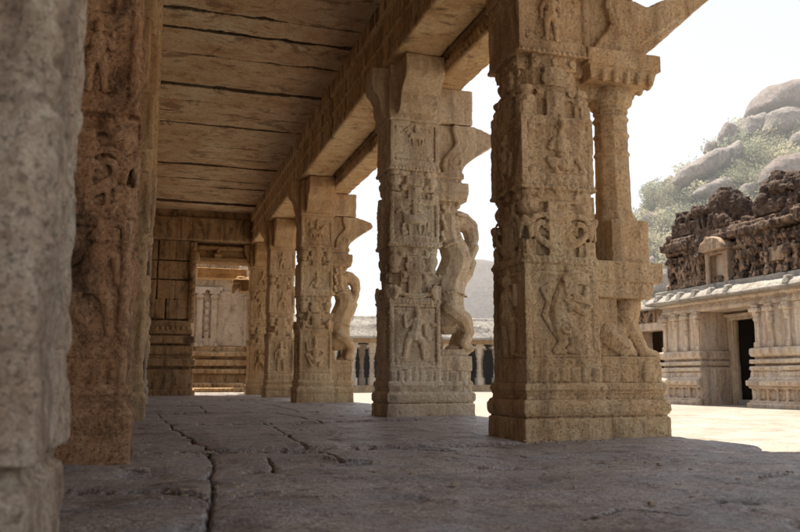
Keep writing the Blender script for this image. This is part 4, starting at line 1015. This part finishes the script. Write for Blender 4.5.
def far_dome():
    ys = np.linspace(110, 260, 80); xs = np.linspace(-10, 150, 110)
    Y, X = np.meshgrid(ys, xs, indexing='ij'); p = np.stack([X.ravel(), Y.ravel(), 0 * X.ravel()], 1)
    d = np.hypot((X - 78) / 27, (Y - 185) / 40); Z = 31.5 * np.clip(1 - d ** 2, 0, 1) ** .75 - 1 + 1.5 * fbm(p * .05, 4, 77).reshape(X.shape)
    nr, nc = X.shape; idx = np.arange(nr * nc).reshape(nr, nc)
    q = np.stack([idx[:-1, :-1].ravel(), idx[:-1, 1:].ravel(), idx[1:, 1:].ravel(), idx[1:, :-1].ravel()], 1)
    me = bpy.data.meshes.new('rock_hill'); me.from_pydata(np.stack([X.ravel(), Y.ravel(), Z.ravel()], 1).tolist(), [], q.tolist()); me.update()
    me.polygons.foreach_set('use_smooth', [True] * len(me.polygons))
    struct(link('rock_hill', me, M['far_rock']), 'bare brown rock hill far behind the pavilion')
far_dome()

def ray_pt(px, py, y):
    """place on the vertical plane at depth y that lies in the direction measured from the photograph"""
    yaw, pit, f = R(17.642), R(8.228), 778.0
    fw = (math.sin(yaw) * math.cos(pit), math.cos(yaw) * math.cos(pit), math.sin(pit)); r = (math.cos(yaw), -math.sin(yaw), 0)
    u = (-math.sin(yaw) * math.sin(pit), -math.cos(yaw) * math.sin(pit), math.cos(pit))
    a, b = (px - 400) / f, (266 - py) / f
    d = [fw[i] + a * r[i] + b * u[i] for i in range(3)]; t = y / d[1]
    return Vector((d[0] * t, y, CAM_H + d[2] * t)), t / f
def hill_hit(px, py):
    y = 40.0
    while y < 99:
        c, sc = ray_pt(px, py, y)
        if c.z <= hill_at(c.x, y): return y
        y += .7
    return None
def boulder(pts, y, label, seed, mat, thick=.42):
    """rounded rock whose outline follows a measured polygon"""
    q = [ray_pt(a, b, y) for a, b in pts]; ctr = sum((p for p, _ in q), Vector()) / len(q)
    w = max((p - ctr).length for p, _ in q); g = G(); g.frame()
    n = len(q); rings = []
    for k, s in ((-1.0, .45), (-.75, .8), (-.35, .97), (0, 1.0), (.4, .95), (.8, .7), (1.0, .4)):
        rings.append([tuple(ctr + (p - ctr) * s + Vector((.25, 1, 0)) * (k * w * thick)) for p, _ in q])
    g.rings(rings)
    me = sculpt('boulder', g, w / 18, None, 0, 2)
    nn = len(me.vertices); co = np.empty(nn * 3, np.float32); me.vertices.foreach_get('co', co); co = co.reshape(-1, 3).astype(float)
    no = np.empty(nn * 3, np.float32); me.vertices.foreach_get('normal', no); no = no.reshape(-1, 3)
    co += no * (w * (.07 * fbm(co * (1.8 / w), 4, seed) - .05 * np.abs(fbm(co * (3.0 / w), 3, seed + 50))))[:, None]; me.vertices.foreach_set('co', co.astype(np.float32).ravel()); me.update()
    o = bpy.data.objects.new('boulder', me); COL.objects.link(o); me.materials.append(mat); me.transform(Matrix.Translation(-ctr)); o.location = ctr
    tag(o, label, 'boulder', 'boulders on the hill behind the gateway')
BO = [([(744, 117), (752, 103), (764, 90), (778, 84), (830, 83), (850, 118), (800, 122), (764, 118)], 100, 'huge reddish dome boulder on the very top of the hill', 'boulder_red'),
      ([(738, 142), (744, 117), (762, 113), (772, 122), (766, 144)], 98, 'squarish grey boulder supporting the left end of the summit boulder', 'boulder'),
      ([(760, 134), (768, 114), (784, 107), (806, 109), (806, 128), (780, 136)], 97, 'pale rounded boulder under the middle of the summit boulder', 'boulder'),
      ([(716, 148), (718, 135), (725, 122), (733, 123), (742, 131), (740, 148), (726, 156)], 97, 'upright reddish boulder left of the summit', 'boulder_red'),
      ([(703, 153), (706, 143), (714, 140), (720, 150), (716, 162)], 97, 'small brown boulder touching the upright reddish boulder', 'boulder_red'),
      ([(672, 183), (676, 172), (692, 160), (712, 150), (726, 148), (738, 140), (744, 149), (730, 166), (702, 182), (684, 188)], 94, 'long sloping grey rock slab along the skyline', 'boulder'),
      ([(662, 190), (664, 180), (670, 175), (677, 179), (679, 192), (668, 196)], 93, 'smallest boulder at the low left end of the skyline', 'boulder'),
      ([(690, 196), (700, 186), (722, 178), (740, 180), (736, 190), (712, 200)], 90, 'low grey ledge under the long skyline slab', 'boulder'),
      ([(713, 166), (722, 161), (748, 157), (752, 164), (738, 172), (720, 172)], 90, 'flat grey slab below the skyline among bushes', 'boulder'),
      ([(757, 184), (762, 170), (776, 158), (800, 152), (815, 165), (810, 180), (780, 190)], 88, 'broad brown boulder just above the ruined brick top', 'boulder_red'),
      ([(786, 146), (792, 134), (806, 128), (812, 142), (800, 150)], 92, 'grey boulder at the right edge under the summit', 'boulder'),
      ([(776, 154), (783, 149), (798, 150), (797, 156), (782, 158)], 90, 'thin pale slab beside the right-hand bushes', 'boulder'),
      ([(638, 275), (642, 262), (652, 256), (660, 264), (658, 276), (646, 281)], 75, 'grey boulder at the foot of the hill beside the colonnette', 'boulder'),
      ([(650, 292), (655, 274), (664, 268), (672, 276), (670, 292)], 60, 'pale boulder beside the left end of the brick ruin', 'boulder'),
      ([(735, 196), (742, 184), (752, 182), (758, 190), (750, 199)], 86, 'boulder in the gap between the two brick humps', 'boulder'),
      ([(640, 246), (646, 236), (654, 238), (655, 248), (646, 252)], 80, 'small round boulder among the low bushes', 'boulder')]
for i, (pts, y, lab, mt) in enumerate(BO):
    pb = max(pts, key=lambda q: q[1]); mx = sum(q[0] for q in pts) / len(pts)
    boulder(pts, (hill_hit(mx, pb[1] - 3) or 97) - 1.6, lab, 400 + i, M[mt])

# shrubs and small trees on the hill
def shrub_meshes(seed, mat, slim=1.0):
    rnd = random.Random(seed); g = G(); lg = G()
    for k in range(5):
        a = rnd.uniform(0, 6.28); q = [(0, 0, 0), (.12 * math.cos(a), .12 * math.sin(a), .35), (.38 * math.cos(a) * slim, .38 * math.sin(a) * slim, rnd.uniform(.6, .95))]
        g.chain(q, [.03, .02, .008], 1, 5)
    lumps = [(rnd.uniform(-.4, .4) * slim, rnd.uniform(-.4, .4) * slim, rnd.uniform(.35, .95), rnd.uniform(.18, .32)) for _ in range(11)]
    for (cx, cy, cz, r) in lumps:
        for i in range(75):
            d = Vector((rnd.gauss(0, 1), rnd.gauss(0, 1), rnd.gauss(0, 1))).normalized() * r * rnd.uniform(.55, 1.12)
            c = Vector((cx, cy, cz)) + d; a = Vector((rnd.gauss(0, 1), rnd.gauss(0, 1), rnd.gauss(0, 1))).normalized(); b = a.cross(d if d.length > .01 else Vector((0, 0, 1))).normalized()
            s = rnd.uniform(.022, .05); a = b.cross(a)
            lg.add([tuple(c - a * s), tuple(c + b * s * .6), tuple(c + a * s), tuple(c - b * s * .6)], [(0, 1, 2, 3)])
    bm_ = raw_mesh('branches', g); bm_.materials.append(M['bark'])
    me = bpy.data.meshes.new('foliage'); me.from_pydata(lg.v, [], lg.f); me.update(); me.materials.append(mat)
    return bm_, me
SM = [shrub_meshes(1, M['leaf_a']), shrub_meshes(2, M['leaf_b']), shrub_meshes(3, M['leaf_c']), shrub_meshes(4, M['leaf_a'], .55), shrub_meshes(5, M['leaf_b'], .7)]
SLAB = ['olive green bush on the hillside', 'dry yellowish bush on the hillside', 'greener rounded bush on the hillside', 'slim upright bush on the hillside', 'pale narrow bush on the hillside']
def put_shrub(k, x, y, z, s, rz):
    t = thing('shrub', SLAB[k], 'shrub', (x, y, z), 'bushes scattered over the hillside'); t.scale = (s, s, s); t.rotation_euler.z = rz
    for nm, me in zip(('branches', 'foliage'), SM[k]):
        o = bpy.data.objects.new(nm, me); COL.objects.link(o); o.parent = t
def hz(x, y): return float(hill_z(np.array([x]), np.array([y]))[0])
rnd = random.Random(77)
cnt = 0
for i in range(5000):
    px, py = rnd.uniform(632, 815), rnd.uniform(108, 300)
    # only the vegetated belt of the slope
    line = np.interp(px, [632, 640, 665, 700, 720, 750, 770, 800], [232, 216, 192, 174, 156, 138, 134, 112])
    if py < line or py > line + 100: continue
    y = hill_hit(px, py)
    if y is None:
        if py < line + 2: continue
        y = 98
    c, sc = ray_pt(px, py, y)
    if c.z > hill_at(c.x, y) + 2.0: continue
    s = rnd.uniform(2.2, 4.8)
    s *= y / 95
    put_shrub(rnd.choice((0, 0, 1, 1, 2, 3, 4)), c.x, c.y, c.z - s * .25, s, rnd.uniform(0, 6.28)); cnt += 1
    if cnt > 235: break

# loose rocks lying between the bushes
RK = []
for i in range(5):
    r_ = random.Random(900 + i); g = G()
    for k in range(4): g.ell((r_.uniform(-.3, .3), r_.uniform(-.3, .3), r_.uniform(-.1, .2)), (r_.uniform(.4, .75), r_.uniform(.4, .75), r_.uniform(.25, .55)))
    for k in range(2): g.box(r_.uniform(-.7, -.3), r_.uniform(.2, .7), r_.uniform(-.6, -.2), r_.uniform(.2, .6), -.4, r_.uniform(.2, .6), .12, .12)
    me = sculpt('boulder', g, .06, None, 0, 3); n = len(me.vertices)
    co_ = np.empty(n * 3, np.float32); me.vertices.foreach_get('co', co_); co_ = co_.reshape(-1, 3).astype(float); no_ = np.empty(n * 3, np.float32); me.vertices.foreach_get('normal', no_); no_ = no_.reshape(-1, 3)
    co_ += no_ * (.10 * fbm(co_ * 2.2, 4, 950 + i))[:, None]; me.vertices.foreach_set('co', co_.astype(np.float32).ravel()); me.update()
    me.materials.append(M['boulder'] if i % 3 else M['boulder_red']); RK.append(me)
rnd = random.Random(31); cnt = 0
for i in range(400):
    px, py = rnd.uniform(634, 812), rnd.uniform(128, 292)
    line = np.interp(px, [632, 640, 665, 700, 720, 750, 770, 800], [236, 226, 200, 182, 166, 148, 144, 124])
    if py < line + 3 or py > line + 85: continue
    y = hill_hit(px, py)
    if y is None: continue
    c, sc = ray_pt(px, py, y - 1.0); sz = rnd.choice((.8, 1.0, 1.3, 1.7, 2.3)) * y / 95; m_ = rnd.randrange(5)
    o = bpy.data.objects.new('boulder', RK[m_]); COL.objects.link(o); o.location = c; o.scale = (sz, sz, sz * rnd.uniform(.6, 1)); o.rotation_euler = (rnd.uniform(-.4, .4), rnd.uniform(-.4, .4), rnd.uniform(0, 6.28))
    tag(o, ('loose grey rock lying among the hillside bushes', 'loose reddish rock lying among the hillside bushes')[m_ % 3 == 0], 'boulder', 'loose rocks among the hillside bushes'); cnt += 1
    if cnt >= 42: break

# dusty haze hanging over the hills
hm = bpy.data.materials.new('dust_haze'); hm.use_nodes = True; hn = hm.node_tree.nodes; hn.remove(hn['Principled BSDF'])
vs = hn.new('ShaderNodeVolumeScatter'); vs.inputs['Color'].default_value = (.93, .95, .97, 1); vs.inputs['Density'].default_value = .0022; vs.inputs['Anisotropy'].default_value = .2
hm.node_tree.links.new(vs.outputs[0], hn['Material Output'].inputs['Volume'])
g = G(); g.box(-120, 320, 36.5, 300, -2.5, 70)
struct(link('haze', raw_mesh('haze', g), hm), 'thin dusty haze over the hills')

# ------------------------------------------------------------------ light, sky, camera
SUN = Vector((.05, .30, .95)).normalized()
el = math.asin(SUN.z); az = math.atan2(SUN.x, SUN.y)
w = bpy.data.worlds.new('World'); SC.world = w; w.use_nodes = True
N = w.node_tree.nodes; L = w.node_tree.links
bg = N['Background']; sky = N.new('ShaderNodeTexSky'); sky.sky_type = 'NISHITA'; sky.sun_disc = False
sky.sun_elevation = el; sky.sun_rotation = az; sky.dust_density = 4.0; sky.air_density = 1.0; sky.altitude = 400
L.new(sky.outputs[0], bg.inputs['Color']); bg.inputs['Strength'].default_value = .03
bg2 = N.new('ShaderNodeBackground'); bg2.inputs['Color'].default_value = (.87, .93, 1.0, 1); bg2.inputs['Strength'].default_value = .345   # bright haze
ad = N.new('ShaderNodeAddShader'); L.new(bg.outputs[0], ad.inputs[0]); L.new(bg2.outputs[0], ad.inputs[1]); L.new(ad.outputs[0], N['World Output'].inputs['Surface'])
ld = bpy.data.lights.new('Sun', 'SUN'); ld.energy = 5.0; ld.angle = R(.5); ld.color = (1, .925, .80)
lo = bpy.data.objects.new('Sun', ld); COL.objects.link(lo); lo.rotation_euler = SUN.to_track_quat('Z', 'Y').to_euler(); lo.location = (0, 0, 60)

cd = bpy.data.cameras.new('Camera'); co = bpy.data.objects.new('Camera', cd); COL.objects.link(co); SC.camera = co
cd.lens = 35.01; cd.sensor_width = 36; cd.clip_start = .05; cd.clip_end = 6000
co.location = (0, 0, CAM_H); co.rotation_euler = (R(90 + 8.228), 0, R(-17.642))
cd.dof.use_dof = True; cd.dof.focus_distance = 8.5; cd.dof.aperture_fstop = 4.0
SC.render.engine = 'CYCLES'
cy = SC.cycles; cy.film_exposure = 2.15; cy.max_bounces = 10; cy.diffuse_bounces = 7; cy.glossy_bounces = 3
SC.view_settings.view_transform = 'Standard'; SC.view_settings.look = 'None'; SC.view_settings.exposure = 0
SC.render.resolution_x = 1024; SC.render.resolution_y = 681
